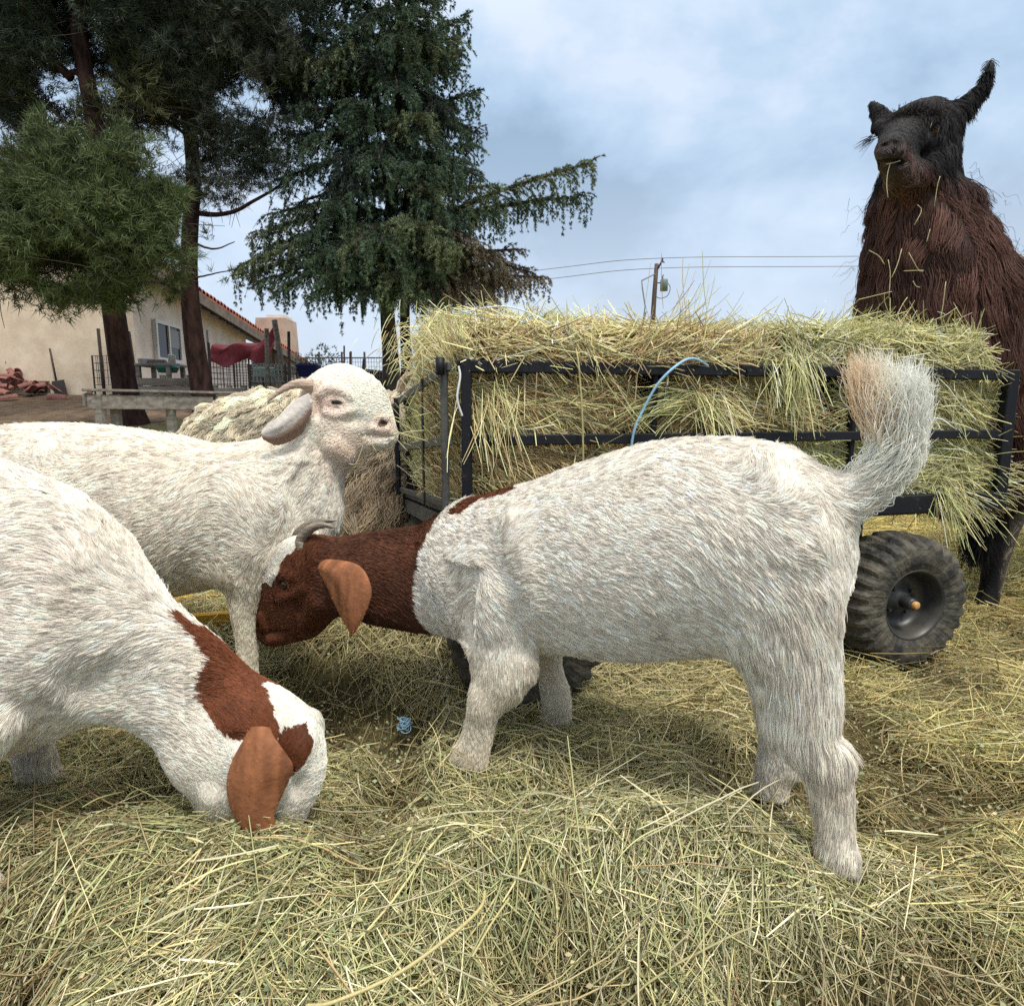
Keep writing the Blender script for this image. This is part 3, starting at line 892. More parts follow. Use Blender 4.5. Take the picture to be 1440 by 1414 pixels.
def pine(basepx, Y, pts, r0, r1, label, blobs, limbs, ntuft, nl, wd, cols, dark=.7):
    base = at(*basepx, Y); o = Vector((base.x, Y, float(terrain(base.x, Y)) - .05))
    root = empty("pine_tree", o, 0, label, "tree", "tall conifers between the yard and the house")
    P = [Vector((at(pts[0][0], pts[0][1], Y).x, Y, o.z - .1))] + [at(x, y, Y) for x, y in pts[1:]]
    trunk_mesh("trunk", P, r0, r1, BARK_RED, root, o)
    for (L, a, b) in limbs:
        q, r = limb([at(*l) - o for l in L], a, b)
        MB().tube(q, r, 8).build("limb", BARK_GREY if a < .05 else BARK_RED, root, True)
    p, d, k = blob_points(blobs, ntuft, gap=.26)
    col = np.array([cols[b[4]] for b in blobs])[k]
    col = col * (1 + .45 * fbm(p * 2.2, 35, 2)[:, None]) * (.85 + .3 * RNG.random((len(p), 1)))
    dd = unit(d * .6 + RNG.normal(size=p.shape) * .5 + [0, 0, .25])
    needles(p - np.array(o), dd, nl, wd, col, 11, .55, "crown", root)
    # fine bare twigs through the crown
    sel = RNG.choice(len(p), min(900, len(p) // 5), replace=False); tw = []
    t = np.linspace(0, 1, 4)[None, :, None]
    q0 = p[sel] - np.array(o); dv = -dd[sel] * .55 + RNG.normal(size=(len(sel), 3)) * .15
    S = q0[:, None] + dv[:, None] * t + (t ** 2) * RNG.normal(size=(len(sel), 1, 3)) * .1
    strand_mesh("twigs", S, np.full(len(sel), .006), LEAF, root, {"col": np.tile([.055, .045, .035], (len(sel), 1))})
    return root

GREEN = (.098, .130, .056); DK = (.050, .068, .048); OLV = (.096, .104, .050); GRYG = (.085, .092, .070)
Y1, Y2 = 11.0, 12.2
def bl(x, y, Y, rx, ry, rz, c): return (at(x, y, Y), rx, ry, rz, c)
pine((178, 590), Y1, [(190, 592), (176, 540), (160, 440), (150, 380), (143, 300), (136, 200), (118, 90), (104, -20), (96, -150)], .19, .09,
     "leftmost pine with red-brown trunk and a low bright green mass of needles",
     [bl(120, 300, 9.6, 1.25, .9, 1.05, 0), bl(60, 330, 9.5, .9, .7, .85, 0), bl(185, 330, 9.7, .85, .6, .65, 0), bl(110, 225, 9.6, .65, .6, .6, 0), bl(30, 400, 9.4, .6, .5, .35, 3), bl(130, 395, 9.6, .95, .6, .38, 3), bl(215, 350, 9.9, .5, .5, .5, 3), bl(75, 195, 9.7, .35, .3, .35, 0), bl(160, 205, 9.7, .4, .35, .4, 3), bl(238, 285, 9.8, .35, .3, .35, 0), bl(15, 255, 9.5, .5, .4, .4, 0), bl(232, 395, 9.9, .28, .3, .25, 3), bl(60, 432, 9.5, .4, .35, .2, 3), bl(110, 172, 9.7, .22, .2, .35, 0), bl(-10, 340, 9.3, .6, .5, .6, 0),
      bl(40, 40, 11, 1.1, 1, .8, 1), bl(110, 10, 11, 1.2, 1, .9, 1), bl(20, 130, 11.3, .7, .6, .45, 2), bl(60, 170, 11.5, .8, .7, .4, 1), bl(200, 60, 11.5, 1.3, 1, .9, 1), bl(190, 150, 11.6, 1.0, 1, .7, 2), bl(-60, 60, 11, 1.2, 1, .9, 2), bl(-50, 250, 11, .9, .8, .8, 1), bl(60, -120, 11, 2.2, 1.6, 1.1, 1)],
     [([(100, 110, Y1), (50, 60, 11), (10, 20, 10.8), (-40, -10, 10.8)], .07, .03), ([(122, 105, Y1), (70, 95, 11), (20, 55, 11)], .05, .02), ([(139, 230, Y1), (100, 180, 11.1), (40, 130, 11.2), (-10, 120, 11.3)], .03, .01),
      ([(141, 270, Y1), (90, 330, 10), (60, 350, 9.6)], .05, .02), ([(142, 290, Y1), (170, 330, 10), (190, 340, 9.7)], .04, .02), ([(140, 180, Y1), (190, 165, 11.2), (240, 150, 11.5), (300, 165, 11.6)], .035, .012), ([(30, 190, 11), (10, 170, 11), (-20, 150, 11)], .02, .01)],
     29000, .15, .0055, [GREEN, DK, OLV, (.080, .106, .046)])
pine((280, 560), Y2, [(292, 560), (280, 520), (270, 450), (266, 390), (268, 320), (272, 250), (262, 150), (240, 40), (230, -120)], .185, .08,
     "second pine with a thick dark trunk in front of the stucco house",
     [bl(270, 60, 12, 1.6, 1.1, 1.0, 1), bl(330, 110, 12.2, 1.4, 1.1, .9, 3), bl(260, 170, 12.2, 1.2, 1, .7, 3), bl(340, 200, 12.4, 1.2, .9, .7, 1), bl(230, 235, 12, .9, .8, .5, 1), bl(300, 265, 12.3, .8, .7, .35, 3), bl(380, 60, 12.6, 1.2, 1, .9, 1), bl(330, 0, 12.4, 1.6, 1, .9, 1), bl(300, 330, 12, .45, .4, .3, 2), bl(330, 385, 11.9, .5, .4, .15, 3), bl(240, 375, 12, .4, .4, .3, 2), bl(250, 120, 12, 1.2, 1, .8, 1), bl(290, -80, 12, 2.4, 1.5, 1.0, 1), bl(395, 170, 12.6, .8, .8, .8, 1), bl(415, 60, 12.8, .8, .7, .9, 1), bl(405, 130, 12.9, .7, .7, .7, 3), bl(385, 235, 12.5, .7, .6, .5, 1), bl(430, -20, 12.8, .9, .8, .8, 1)],
     [([(270, 300, Y2), (320, 300, 12.2), (370, 275, 12.3), (410, 250, 12.5)], .05, .015), ([(264, 150, Y2), (300, 80, 12.2), (340, 20, 12.3), (370, -40, 12.4)], .05, .02), ([(268, 230, Y2), (320, 215, 12.3), (360, 190, 12.4)], .04, .015),
      ([(266, 395, 12.2), (230, 396, 12.0), (175, 398, 11.9), (160, 405, 11.9)], .018, .008), ([(268, 392, 12.2), (300, 385, 12), (350, 375, 12)], .02, .006), ([(268, 340, 12.2), (300, 350, 12), (330, 340, 12)], .025, .008), ([(262, 130, Y2), (210, 110, 12), (170, 120, 12)], .03, .01), ([(262, 190, Y2), (220, 160, 12), (190, 150, 12)], .03, .01)],
     18500, .14, .0055, [GREEN, DK, OLV, GRYG])

def cedar():
    Y = 13.0
    base = at(548, 560, Y); o = Vector((base.x, Y, float(terrain(base.x, Y)) - .05)); oa = np.array(o)
    root = empty("cedar_tree", o, 0, "dark blue-green cedar with drooping layered boughs and a grey trunk", "tree", "tall conifers between the yard and the house")
    P = [Vector((at(552, 560, Y).x, Y, o.z - .1)), at(550, 500, Y), at(545, 430, Y), at(548, 330, Y), at(556, 200, Y), at(560, 80, Y), at(562, -60, Y), at(563, -200, Y)]
    trunk_mesh("trunk", P, .17, .05, BARK_GREY, root, o)
    # boughs: (root px,py) -> (tip px,py), depth of tip, spray half-width (m), colour
    B = []
    G1, G2, G3, G4 = (.062, .100, .062), (.120, .150, .080), (.030, .046, .036), (.17, .14, .10)
    def b(x0, y0, x1, y1, Yt, w, c, up=.25, dens=1.0): B.append((x0, y0, x1, y1, Yt, w, c, up, dens))
    b(550, 340, 832, 228, 12.4, .62, G2, .1, 1.0); b(552, 330, 820, 275, 12.8, .6, G1, .1, 1.0); b(550, 350, 700, 300, 12.2, .6, G1)
    b(550, 380, 770, 390, 13, .45, G4, .0, .8); b(550, 370, 735, 350, 13.4, .5, G4, .05, .8); b(550, 390, 690, 425, 12.6, .5, G4, .05, 1.0)
    b(552, 300, 690, 262, 12.6, .6, G2); b(552, 250, 668, 205, 12.8, .6, G1); b(553, 225, 655, 230, 12, .6, G1)
    b(555, 180, 672, 130, 13, .55, G1, .15); b(556, 140, 640, 95, 12.6, .6, G1); b(558, 100, 655, 25, 13, .55, G1); b(558, 80, 645, 55, 12.6, .6, G2)
    b(560, 30, 650, -30, 13, .5, G1); b(560, 60, 600, 20, 11.6, .6, G1)
    b(552, 220, 590, 160, 11.5, .6, G2); b(552, 270, 600, 235, 11.4, .65, G1); b(550, 330, 590, 318, 11.0, .7, G2, .2, 1.2); b(550, 345, 535, 340, 10.9, .7, G1, .2, 1.2)
    b(550, 360, 640, 345, 11.3, .6, G2); b(550, 380, 560, 395, 11.2, .6, G2); b(548, 390, 470, 385, 11.2, .65, G1, .2, 1.2)
    b(548, 350, 340, 372, 11.9, .65, G2, .3, 1.2); b(548, 370, 400, 400, 11.7, .6, G1, .2, 1.3); b(547, 390, 440, 412, 11.8, .55, G1, .15, 1.2); b(548, 300, 380, 300, 12.2, .6, G1)
    b(548, 330, 370, 350, 13, .55, G3); b(550, 270, 420, 285, 12.6, .6, G3, .25, .8); b(550, 220, 400, 190, 13, .6, G3); b(551, 190, 425, 150, 12, .6, G1)
    b(552, 160, 410, 70, 12, .6, G2, .2); b(552, 130, 430, 45, 12.5, .6, G1); b(555, 90, 470, 30, 12, .6, G1); b(556, 60, 480, -10, 12.4, .55, G1); b(556, 40, 420, -30, 12.6, .55, G1)
    b(553, 240, 470, 220, 11.6, .6, G3, .2, .9); b(552, 200, 500, 140, 11.7, .6, G1); b(554, 150, 520, 80, 11.8, .6, G3); b(556, 120, 560, 50, 11.6, .6, G1)
    b(556, 60, 600, -20, 12, .6, G1); b(558, 20, 640, -80, 13, .5, G1); b(558, 10, 500, -70, 13, .5, G1)
    for x1_, y1_, Yt_, c_ in ((620, 410, 12.2, G4), (660, 395, 12.6, G4), (730, 400, 12.9, G4), (700, 360, 12.4, G4), (690, 415, 12.3, G4), (640, 425, 12.0, G2), (750, 385, 13.3, G4), (600, 380, 11.6, G1), (670, 340, 12.0, G4), (520, 415, 11.4, G1), (580, 425, 11.3, G2), (500, 345, 11.0, G2), (460, 355, 11.3, G1), (370, 395, 12.0, G1), (350, 385, 12.6, G3), (430, 330, 11.8, G1), (470, 290, 11.3, G1), (610, 290, 11.6, G1), (640, 310, 12.0, G1), (480, 250, 11.7, G3), (510, 180, 11.9, G1), (450, 110, 12.0, G1), (400, 250, 12.2, G1), (385, 140, 12.6, G3), (430, 200, 11.9, G1), (360, 330, 12.3, G2), (640, 240, 12.4, G1), (600, 270, 11.6, G2), (650, 180, 12.8, G1), (630, 80, 12.6, G1), (560, 130, 11.6, G1), (530, 230, 11.4, G1), (600, 190, 11.8, G1), (620, 150, 12.2, G3), (590, 100, 12, G1), (500, 40, 12, G1), (600, 60, 12.2, G2), (420, 10, 12.4, G1), (460, 80, 11.9, G2)):
        b(552, (y1_ - 30), x1_, y1_, Yt_, .6, c_, .2, 1.1)
    for k in range(16):  # boughs on the far side of the crown
        y = 60 + k * 22; s = (-1) ** k
        b(552, y, 552 + s * (60 + 60 * random.random()), y - 30 + 50 * random.random(), 14.2 + random.random() * .6, .6, G3)
    for k in range(14):  # top of the crown, above the picture
        a = k * 2.4; y = -60 - k * 22; w = 140 - k * 8
        b(560, y, 560 + math.cos(a) * w, y - 20, 13 + math.sin(a) * 1.4, .5, G1)
    NP, ND, NC = [], [], []
    m = MB()
    TW = []
    for (x0, y0, x1, y1, Yt, w, c, up, dens) in B:
        p0 = np.array(at(x0, y0, Y)); p1 = np.array(at(x1, y1, Yt)); L = np.linalg.norm(p1 - p0)
        mid = (p0 + p1) / 2 + [0, 0, up * L * .35]
        Q = catmull(np.array([p0, mid, p1]), 24)
        m.tube([Vector(q - oa) for q in Q[::3]], [.045 * (1 - .8 * i / 8) * min(1, L / 2.2) + .006 for i in range(len(Q[::3]))], 6)
        ax = unit(p1 - p0); side = unit(np.cross(ax, [0, 0, 1]))
        nt = int(L * 36 * dens)
        for i in range(nt):
            f = .10 + .9 * (i + random.random()) / nt; q = catmull(Q, 101)[int(f * 100)] if False else Q[min(23, int(f * 23))] + (Q[min(23, int(f * 23) + 1)] - Q[min(23, int(f * 23))]) * (f * 23 % 1)
            sl = w * (1.35 - .8 * f) * random.uniform(.6, 1.2) * (1 if f > .16 else .5)
            sd = side * random.choice((-1, 1)) * random.uniform(.35, 1) + ax * random.uniform(.35, .9) + np.array([0, 0, random.uniform(-.25, .35)])
            sd = unit(sd); kk = 9; t = np.linspace(0, 1, kk)[:, None]
            tw = q + sd * sl * t + np.array([0, 0, -1]) * (t ** 2) * sl * random.uniform(.15, .85)
            TW.append(tw - oa)
            T = unit(np.gradient(tw, axis=0)); nn_ = max(5, int(sl * 26))
            u = np.sort(RNG.random(nn_)); ii_ = np.clip((u * (kk - 1)).astype(int), 0, kk - 2); fr_ = (u * (kk - 1) - ii_)[:, None]
            pp = tw[ii_] * (1 - fr_) + tw[ii_ + 1] * fr_
            NP.append(pp); ND.append(T[ii_])
            cc = np.array(c) * (.6 + .85 * u[:, None]) * random.uniform(.7, 1.3)
            NC.append(cc)
            # hanging tassels
            if random.random() < .35:
                a = tw[random.randint(3, kk - 1)]; hl = random.uniform(.15, .5); n3 = int(hl * 34) + 2; t3 = RNG.random((n3, 1))
                NP.append(a + np.array([0, 0, -1]) * hl * t3 + RNG.normal(size=(n3, 3)) * .012); ND.append(np.tile([0, 0, -1.0], (n3, 1)) + RNG.normal(size=(n3, 3)) * .3); NC.append(np.tile(np.array(c) * random.uniform(.7, 1.15), (n3, 1)))
    m.build("bough_wood", BARK_GREY, root, True)
    TW = np.array(TW); strand_mesh("twigs", TW[:, ::2], np.full(len(TW), .005), LEAF, root, {"col": np.tile([.05, .04, .03], (len(TW), 1))})
    NP = np.vstack(NP); ND = unit(np.vstack(ND)); NC = np.vstack(NC)
    needles(NP - oa, ND, .052, .0056, NC, 11, .75, "crown", root, droop=.15)
cedar()
def second_trunk():
    Y = 13.6; b_ = at(570, 560, Y); o = Vector((b_.x, Y, float(terrain(b_.x, Y)) - .05))
    root = empty("cedar_tree", o, 0, "thinner dark trunk close behind the cedar's grey trunk", "tree", "tall conifers between the yard and the house")
    trunk_mesh("trunk", [Vector((at(574, 560, Y).x, Y, o.z)), at(572, 500, Y), at(570, 430, Y), at(580, 300, Y), at(585, 200, Y)], .13, .06, BARK_RED, root, o)
    p, d, k = blob_points([bl(600, 400, 13.8, .9, .7, .4, 0), bl(660, 400, 14, 1.0, .6, .4, 1), bl(590, 330, 14, 1, .8, .6, 0)], 3200, .15)
    needles(p - np.array(o), unit(d + [0, 0, -.4]), .11, .005, np.array([(.036, .048, .036), (.11, .09, .062)])[np.clip(k, 0, 1)], 8, .6, "crown", root)
second_trunk()

# ------------------------------------------------------------------ house behind the trees
def stucco(name, a, b_):
    return mat_plain(name, a, .95, col2=b_, nscale=2.2, noise=.3, bump=.35, spec=.1)
ST1 = stucco("tan stucco", (.74, .63, .49), (.60, .48, .36)); ST2 = stucco("pale stucco", (.74, .66, .57), (.60, .51, .43))
def house():
    Y = 15.6; cr_ = at(185, 548, Y); zb = float(terrain(-9, Y)) - .3
    o = Vector((cr_.x, Y, zb)); root = empty("stucco_house", o, 0, "tan stucco house with a red tile roof behind the pine trunks", "house")
    xl = at(-300, 500, Y).x - o.x; top = at(100, 335, Y).z - zb
    MB().box((xl / 2, .15, top / 2), (-xl, .3, top)).build("front_wall", ST1, root)
    # side wing running away from us under a long eave
    E0, E1 = at(205, 362, 16.0) - o, at(447, 521, 34) - o
    D = E1 - E0; Dh = Vector((D.x, D.y, 0)); ln_ = Dh.length; dh = Dh.normalized(); inn = Vector((-dh.y, dh.x, 0))
    if inn.x > 0: inn = -inn
    def on(t, ins, dz=0): p = E0 + D * t + inn * ins; return Vector((p.x, p.y, p.z + dz))
    def tpx(px_, ins):  # where along the wing a photo column falls
        best = min(range(-60, 1001), key=lambda k: abs((on(k / 1000, ins).x + o.x) / (on(k / 1000, ins).y + o.y) - (px_ - PX) / FOC / 1.03)); return best / 1000
    def slab(t0, t1, ins, th, zb0, zt, name, mat, par):
        a, b_ = on(t0, ins), on(t1, ins); a2, b2 = a + inn * th, b_ + inn * th
        V = []
        for p in (a, b_, b2, a2): V.append((p.x, p.y, zb0))
        for p in (a, b_, b2, a2): V.append((p.x, p.y, p.z + zt))
        return MB().add(V, [(3, 2, 1, 0), (4, 5, 6, 7), (0, 1, 5, 4), (1, 2, 6, 5), (2, 3, 7, 6), (3, 0, 4, 7)]).build(name, mat, par)
    te = tpx(344, .55)
    slab(-.022, te, .55, .3, -.5, -.12, "wing_wall", ST2, root)
    slab(te + .01, 1.0, 2.6, .2, -.5, -.1, "porch_wall", mat_plain("porch wall", (.10, .075, .062), .9, noise=.4, nscale=3), root)
    roof = bpy.data.objects.new("roof", None); COL.objects.link(roof); roof.parent = root
    TILE = mat_plain("clay tiles", (.36, .115, .060), .8, col2=(.17, .06, .045), nscale=3, noise=.5, bump=.2)
    WOOD = mat_plain("weathered timber", (.20, .155, .125), .85, noise=.5, nscale=4)
    up = Vector((inn.x * .9, inn.y * .9, .42)); W_ = 5.0
    V = []
    for dz in (-.10, -.02):
        for t, k in ((-.02, 0), (1, 0), (1, W_), (-.02, W_)): p = on(t, 0) + up * k; V.append((p.x, p.y, p.z + dz))
    MB().add(V, [(3, 2, 1, 0), (4, 5, 6, 7), (0, 1, 5, 4), (1, 2, 6, 5), (2, 3, 7, 6), (3, 0, 4, 7)]).build("roof_deck", WOOD, roof)
    slab(-.02, 1.0, -.04, .035, 0, 0, "fascia", WOOD, roof)
    fa = bpy.data.objects[[x.name for x in roof.children if x.name.startswith("fascia")][0]].data
    for i, p in enumerate([on(-.02, -.04), on(1, -.04), on(1, -.005), on(-.02, -.005)]): fa.vertices[i].co.z = p.z - .30; fa.vertices[i + 4].co.z = p.z - .03
    # rafter tails under the eave
    for k in range(26):
        t = k / 26; a, b_ = on(t, .01, -.2), on(t, .6, .02); MB().beam(a, b_, .08, .12).build("rafter", WOOD, roof)
    m = MB(); nrow = int(ln_ / .27); un = up.normalized()
    for i in range(nrow):
        t = i / nrow
        for j in range(9):
            q = on(t, -.06) + up * (j * .42) + Vector((0, 0, .01 + random.uniform(-.012, .012)))
            VV = []
            for kk, rr in ((0, .115), (.50, .095)):
                for a_ in range(7):
                    aa = math.pi * a_ / 6; VV.append(q + un * kk + dh * (math.cos(aa) * rr) + Vector((0, 0, math.sin(aa) * rr)))
            m.add(VV, [(a_, a_ + 7, a_ + 8, a_ + 1) for a_ in range(6)]); V3 = [v - Vector((0, 0, .02)) for v in VV[:7]]
            m.add(VV[:7] + V3, [(a_, a_ + 1, a_ + 8, a_ + 7) for a_ in range(6)])
    m.build("roof_tiles", TILE, roof)
    z0_, z1_ = top + .02, top + 1.3
    V = [(xl, -.35, z0_), (.12, -.35, z0_), (-1.3, 5.4, z1_), (xl, 5.4, z1_)]; V += [(x, y, z + .12) for x, y, z in V]
    MB().add(V, [(3, 2, 1, 0), (4, 5, 6, 7), (0, 1, 5, 4), (1, 2, 6, 5), (2, 3, 7, 6), (3, 0, 4, 7)]).build("roof_slope", TILE, roof)
    # ridge-side barrel tiles over the near end
    m = MB()
    for k in range(5):
        q = on(-.02, 0) + up * (k * .9); m.tube([q + Vector((0, 0, .05)), q + up * .85 + Vector((0, 0, .08))], [.13, .11], 10)
    m.build("verge_tiles", TILE, roof, True)
    # window
    FR = mat_plain("white frame", (.55, .53, .5), .5); GL = mat_plain("dark glass", (.010, .011, .013), .12, spec=.25)
    ta, tb = tpx(213, .55), tpx(247, .55); A, B_ = on(ta, .5), on(tb, .5)
    zt, zb2 = at(230, 456, (A.y + B_.y) / 2 + o.y).z - o.z, at(230, 507, (A.y + B_.y) / 2 + o.y).z - o.z
    A.z = B_.z = zb2; c = (A + B_) / 2; L_ = (B_ - A).length; H_ = zt - zb2
    win = bpy.data.objects.new("window", None); COL.objects.link(win); win.parent = root; win.location = (c.x, c.y, zb2 + H_ / 2); win.rotation_euler.z = math.atan2(dh.y, dh.x)
    f = MB()
    for sx in (-1, 1): f.box((sx * L_ / 2, 0, 0), (.09, .14, H_ + .09))
    for sz in (-1, 1): f.box((0, 0, sz * H_ / 2), (L_ - .09, .137, .09))
    f.box((0, 0, 0), (.08, .134, H_ - .09)); f.build("frame", FR, win)
    for sx in (-1, 1): MB().box((sx * L_ / 4, 0, 0), (L_ / 2 - .06, .05, H_ - .08)).build("pane", GL, win)
    MB().box((L_ / 4 + .02, -.03, .12), (L_ / 2 - .2, .01, H_ * .5)).build("blind", mat_plain("grey blind", (.25, .25, .25), .8), win)
    for k in (te + .3 * (1 - te), te + .7 * (1 - te)):
        slab(k, k + .006, .3, .12, -.5, -.12, "porch_post", WOOD, root)
house()
def far_block():
    Y = 30; a, b_ = at(363, 470, Y), at(411, 450, Y); z0 = float(terrain(-10, Y))
    r = empty("stucco_chimney_block", ((a.x + b_.x) / 2, Y, z0), 0, "plain pink-tan stucco block rising beyond the tiled roof", "building")
    V = [(-1.0, -.8, 0), (.85, -.8, 0), (.70, -.8, b_.z - z0), (-.55, -.8, b_.z - z0), (-1.0, .8, 0), (.85, .8, 0), (.70, .8, b_.z - z0), (-.55, .8, b_.z - z0)]
    MB().add(V, [(0, 1, 2, 3), (5, 4, 7, 6), (1, 5, 6, 2), (4, 0, 3, 7), (3, 2, 6, 7)]).build("wall", stucco("pinkish stucco", (.50, .38, .31), (.40, .29, .23)), r)
    MB().box((.25, -.1, b_.z - z0 + .05), (.75, 1.2, .16)).build("cap", ST2, r)
far_block()

# ------------------------------------------------------------------ yard clutter in front of the house
GREYW = mat_plain("grey weathered wood", (.26, .235, .205), .85, col2=(.12, .10, .088), nscale=5, noise=.5, bump=.4, stretch=(.35, 3, 3))
RUSTY = mat_plain("rusty steel", (.085, .055, .045), .8, noise=.5, nscale=20)
WIRE = mat_plain("galvanised wire", (.16, .15, .145), .5, metal=.3)
def yz(x, Y): return float(ground_h(x, Y))
def fence():
    Y = 9.3; a = at(118, 550, Y); a.z = yz(a.x, Y)
    r = empty("board_fence", a, 0, "low weathered grey board fence in front of the pine trunks", "fence")
    def L(x, y, Y_=Y): return at(x, y, Y_) - a
    def bd(p, q, w, h, nm, up=(0, 0, 1)): MB().beam(p, q, w, h, up, .006).build(nm, GREYW, r)
    A, B = L(128, 565), L(300, 567, 10.6)
    bd(L(116, 548), L(350, 553, 10.8), .18, .035, "top_board")
    bd(L(122, 565), L(300, 567, 10.4) + Vector((0, -.0, 0)), .035, .20, "side_board")
    bd(L(303, 568, 10.42), L(400, 570, 11.2), .035, .20, "side_board")
    for x, Yp in ((136, 9.36), (158, 9.62), (330, 10.65), (236, 10.0)):
        p = L(x, 560, Yp); g_ = yz(p.x + a.x, Yp) - a.z
        bd(Vector((p.x, p.y + .06, g_ - .1)), Vector((p.x, p.y + .06, p.z + .06)), .13, .10, "post", (1, 0, 0))
    bd(L(122, 562) + Vector((-.02, -.05, .0)), L(122, 562) + Vector((-.02, .25, 0)), .03, .17, "end_board")
fence()
def kerb():
    m = MB(); P = [(-9.5, 9.1), (-6, 8.95), (-4.4, 8.9), (-3.0, 9.0)]
    r = MB()
    for (x0, y0), (x1, y1) in zip(P[:-1], P[1:]):
        z0, z1 = yz(x0, y0), yz(x1, y1)
        r.beam((x0, y0, z0 + .0), (x1, y1, z1 + .0), .09, .10, bev=.01)
    o = r.build("edging_board", mat_plain("dark edging", (.02, .019, .018), .8, noise=.4, nscale=6)); tag(o, "dark edging board along the front of the dirt yard", "edging")
kerb()
def stake(x0, y0, x1, y1, Y, r, label, mat=RUSTY, name="stake"):
    a, b_ = at(x0, y0, Y), at(x1, y1, Y); a.z = min(a.z, yz(a.x, Y) + .02)
    o = MB().tube([a, a.lerp(b_, .5), b_], r, 7).build(name, mat, None, True); tag(o, label, "stake"); return o
stake(146, 545, 138, 462, 15, .035, "rusty steel stake left of the first pine trunk")
stake(192, 540, 180, 466, 14.6, .05, "dark crooked stake just right of the first pine trunk")
stake(297, 545, 293, 482, 13.5, .03, "short dark stake at the left edge of the red cloth")
stake(293, 480, 291, 464, 14.5, .025, "pale thin stake above the red cloth's left corner", GREYW)
stake(376, 548, 375, 462, 13.2, .045, "weathered upright post at the red cloth's right corner", GREYW)
stake(404, 548, 386, 450, 14.0, .06, "leaning timber prop under the porch roof", GREYW)
stake(407, 560, 406, 466, 13.0, .03, "tall thin dark pole right of the leaning prop")
stake(398, 470, 430, 461, 15.5, .018, "thin horizontal rod beyond the porch roof") if False else None
stake(484, 540, 484, 486, 17, .022, "thin steel pole above the white goat's forehead")
stake(493, 540, 493, 494, 17, .035, "short dark pole beside the thin steel one")
stake(508, 545, 512, 505, 16, .035, "fence pole left of the cedar trunk")
def shovel():
    Y = 15.5; a = at(82, 556, Y); b_ = at(70, 490, Y); g_ = yz(a.x, Y)
    r = empty("shovel", (a.x, Y, g_), 0, "long-handled spade stuck in the dirt by the stucco wall", "spade")
    MB().tube([(0, 0, .2), tuple(b_ - Vector((a.x, Y, g_)))], .022, 8).build("handle", RUSTY, r, True)
    MB().box((.06, -.02, .16), (.30, .03, .36), Matrix.Rotation(-.15, 3, 'Y'), .01).build("blade", mat_plain("dark blade", (.05, .04, .036), .6, noise=.4, nscale=9), r)
shovel()
def crate():
    Y = 15.8; a = at(70, 552, Y)
    r = empty("planter_box", (a.x, Y, yz(a.x, Y)), .1, "dark low timber box beside the heap of broken tiles", "box")
    W = mat_plain("dark timber", (.13, .10, .075), .9, noise=.5, nscale=6)
    for sy in (-.2, .2): MB().box((0, sy, .15), (.70, .03, .28)).build("side", W, r)
    for sx in (-.36, .36): MB().box((sx, 0, .15), (.03, .42, .28)).build("end", W, r)
crate()
def tile_heap():
    TM = mat_plain("broken tiles", (.33, .135, .105), .85, col2=(.17, .075, .065), nscale=6, noise=.4)
    V = []; F = []
    for sgn in (0, .022):
        for k in range(7):
            a = math.pi * (.12 + .76 * k / 6); V += [(-.19, math.cos(a) * .10, math.sin(a) * .10 - .05 - sgn), (.19, math.cos(a) * .085, math.sin(a) * .085 - .05 - sgn)]
    for k in range(6):
        F += [(2 * k, 2 * k + 1, 2 * k + 3, 2 * k + 2), (14 + 2 * k, 14 + 2 * k + 2, 14 + 2 * k + 3, 14 + 2 * k + 1)]
    F += [(0, 14, 15, 1), (12, 13, 27, 26)]; F += [(2 * k, 2 * k + 2, 16 + 2 * k, 14 + 2 * k) for k in range(6)] + [(2 * k + 1, 15 + 2 * k, 17 + 2 * k, 2 * k + 3) for k in range(6)]
    me = bpy.data.meshes.new("roof_tile"); me.from_pydata(V, [], F); me.materials.append(TM)
    Y0 = 16.2; c = at(10, 560, Y0)
    for i in range(150):
        u = random.gauss(0, .5); v = random.gauss(0, .35); h = max(0, .75 * math.exp(-(u / .75) ** 2 - (v / .55) ** 2)) * random.random() ** .4
        o = bpy.data.objects.new("roof_tile", me); COL.objects.link(o)
        x, y = c.x + u * 1.6 + .15, Y0 - .6 + v * 1.3
        o.location = (x, y, yz(x, y) + .05 + h); o.rotation_euler = (random.gauss(0, .5), random.gauss(0, .4), random.random() * 6.3); s = random.uniform(.7, 1.05); o.scale = (s, s, s)
        tag(o, "broken red clay tile in the heap at the foot of the stucco wall", "roof tile", "broken tiles heaped by the wall")
tile_heap()

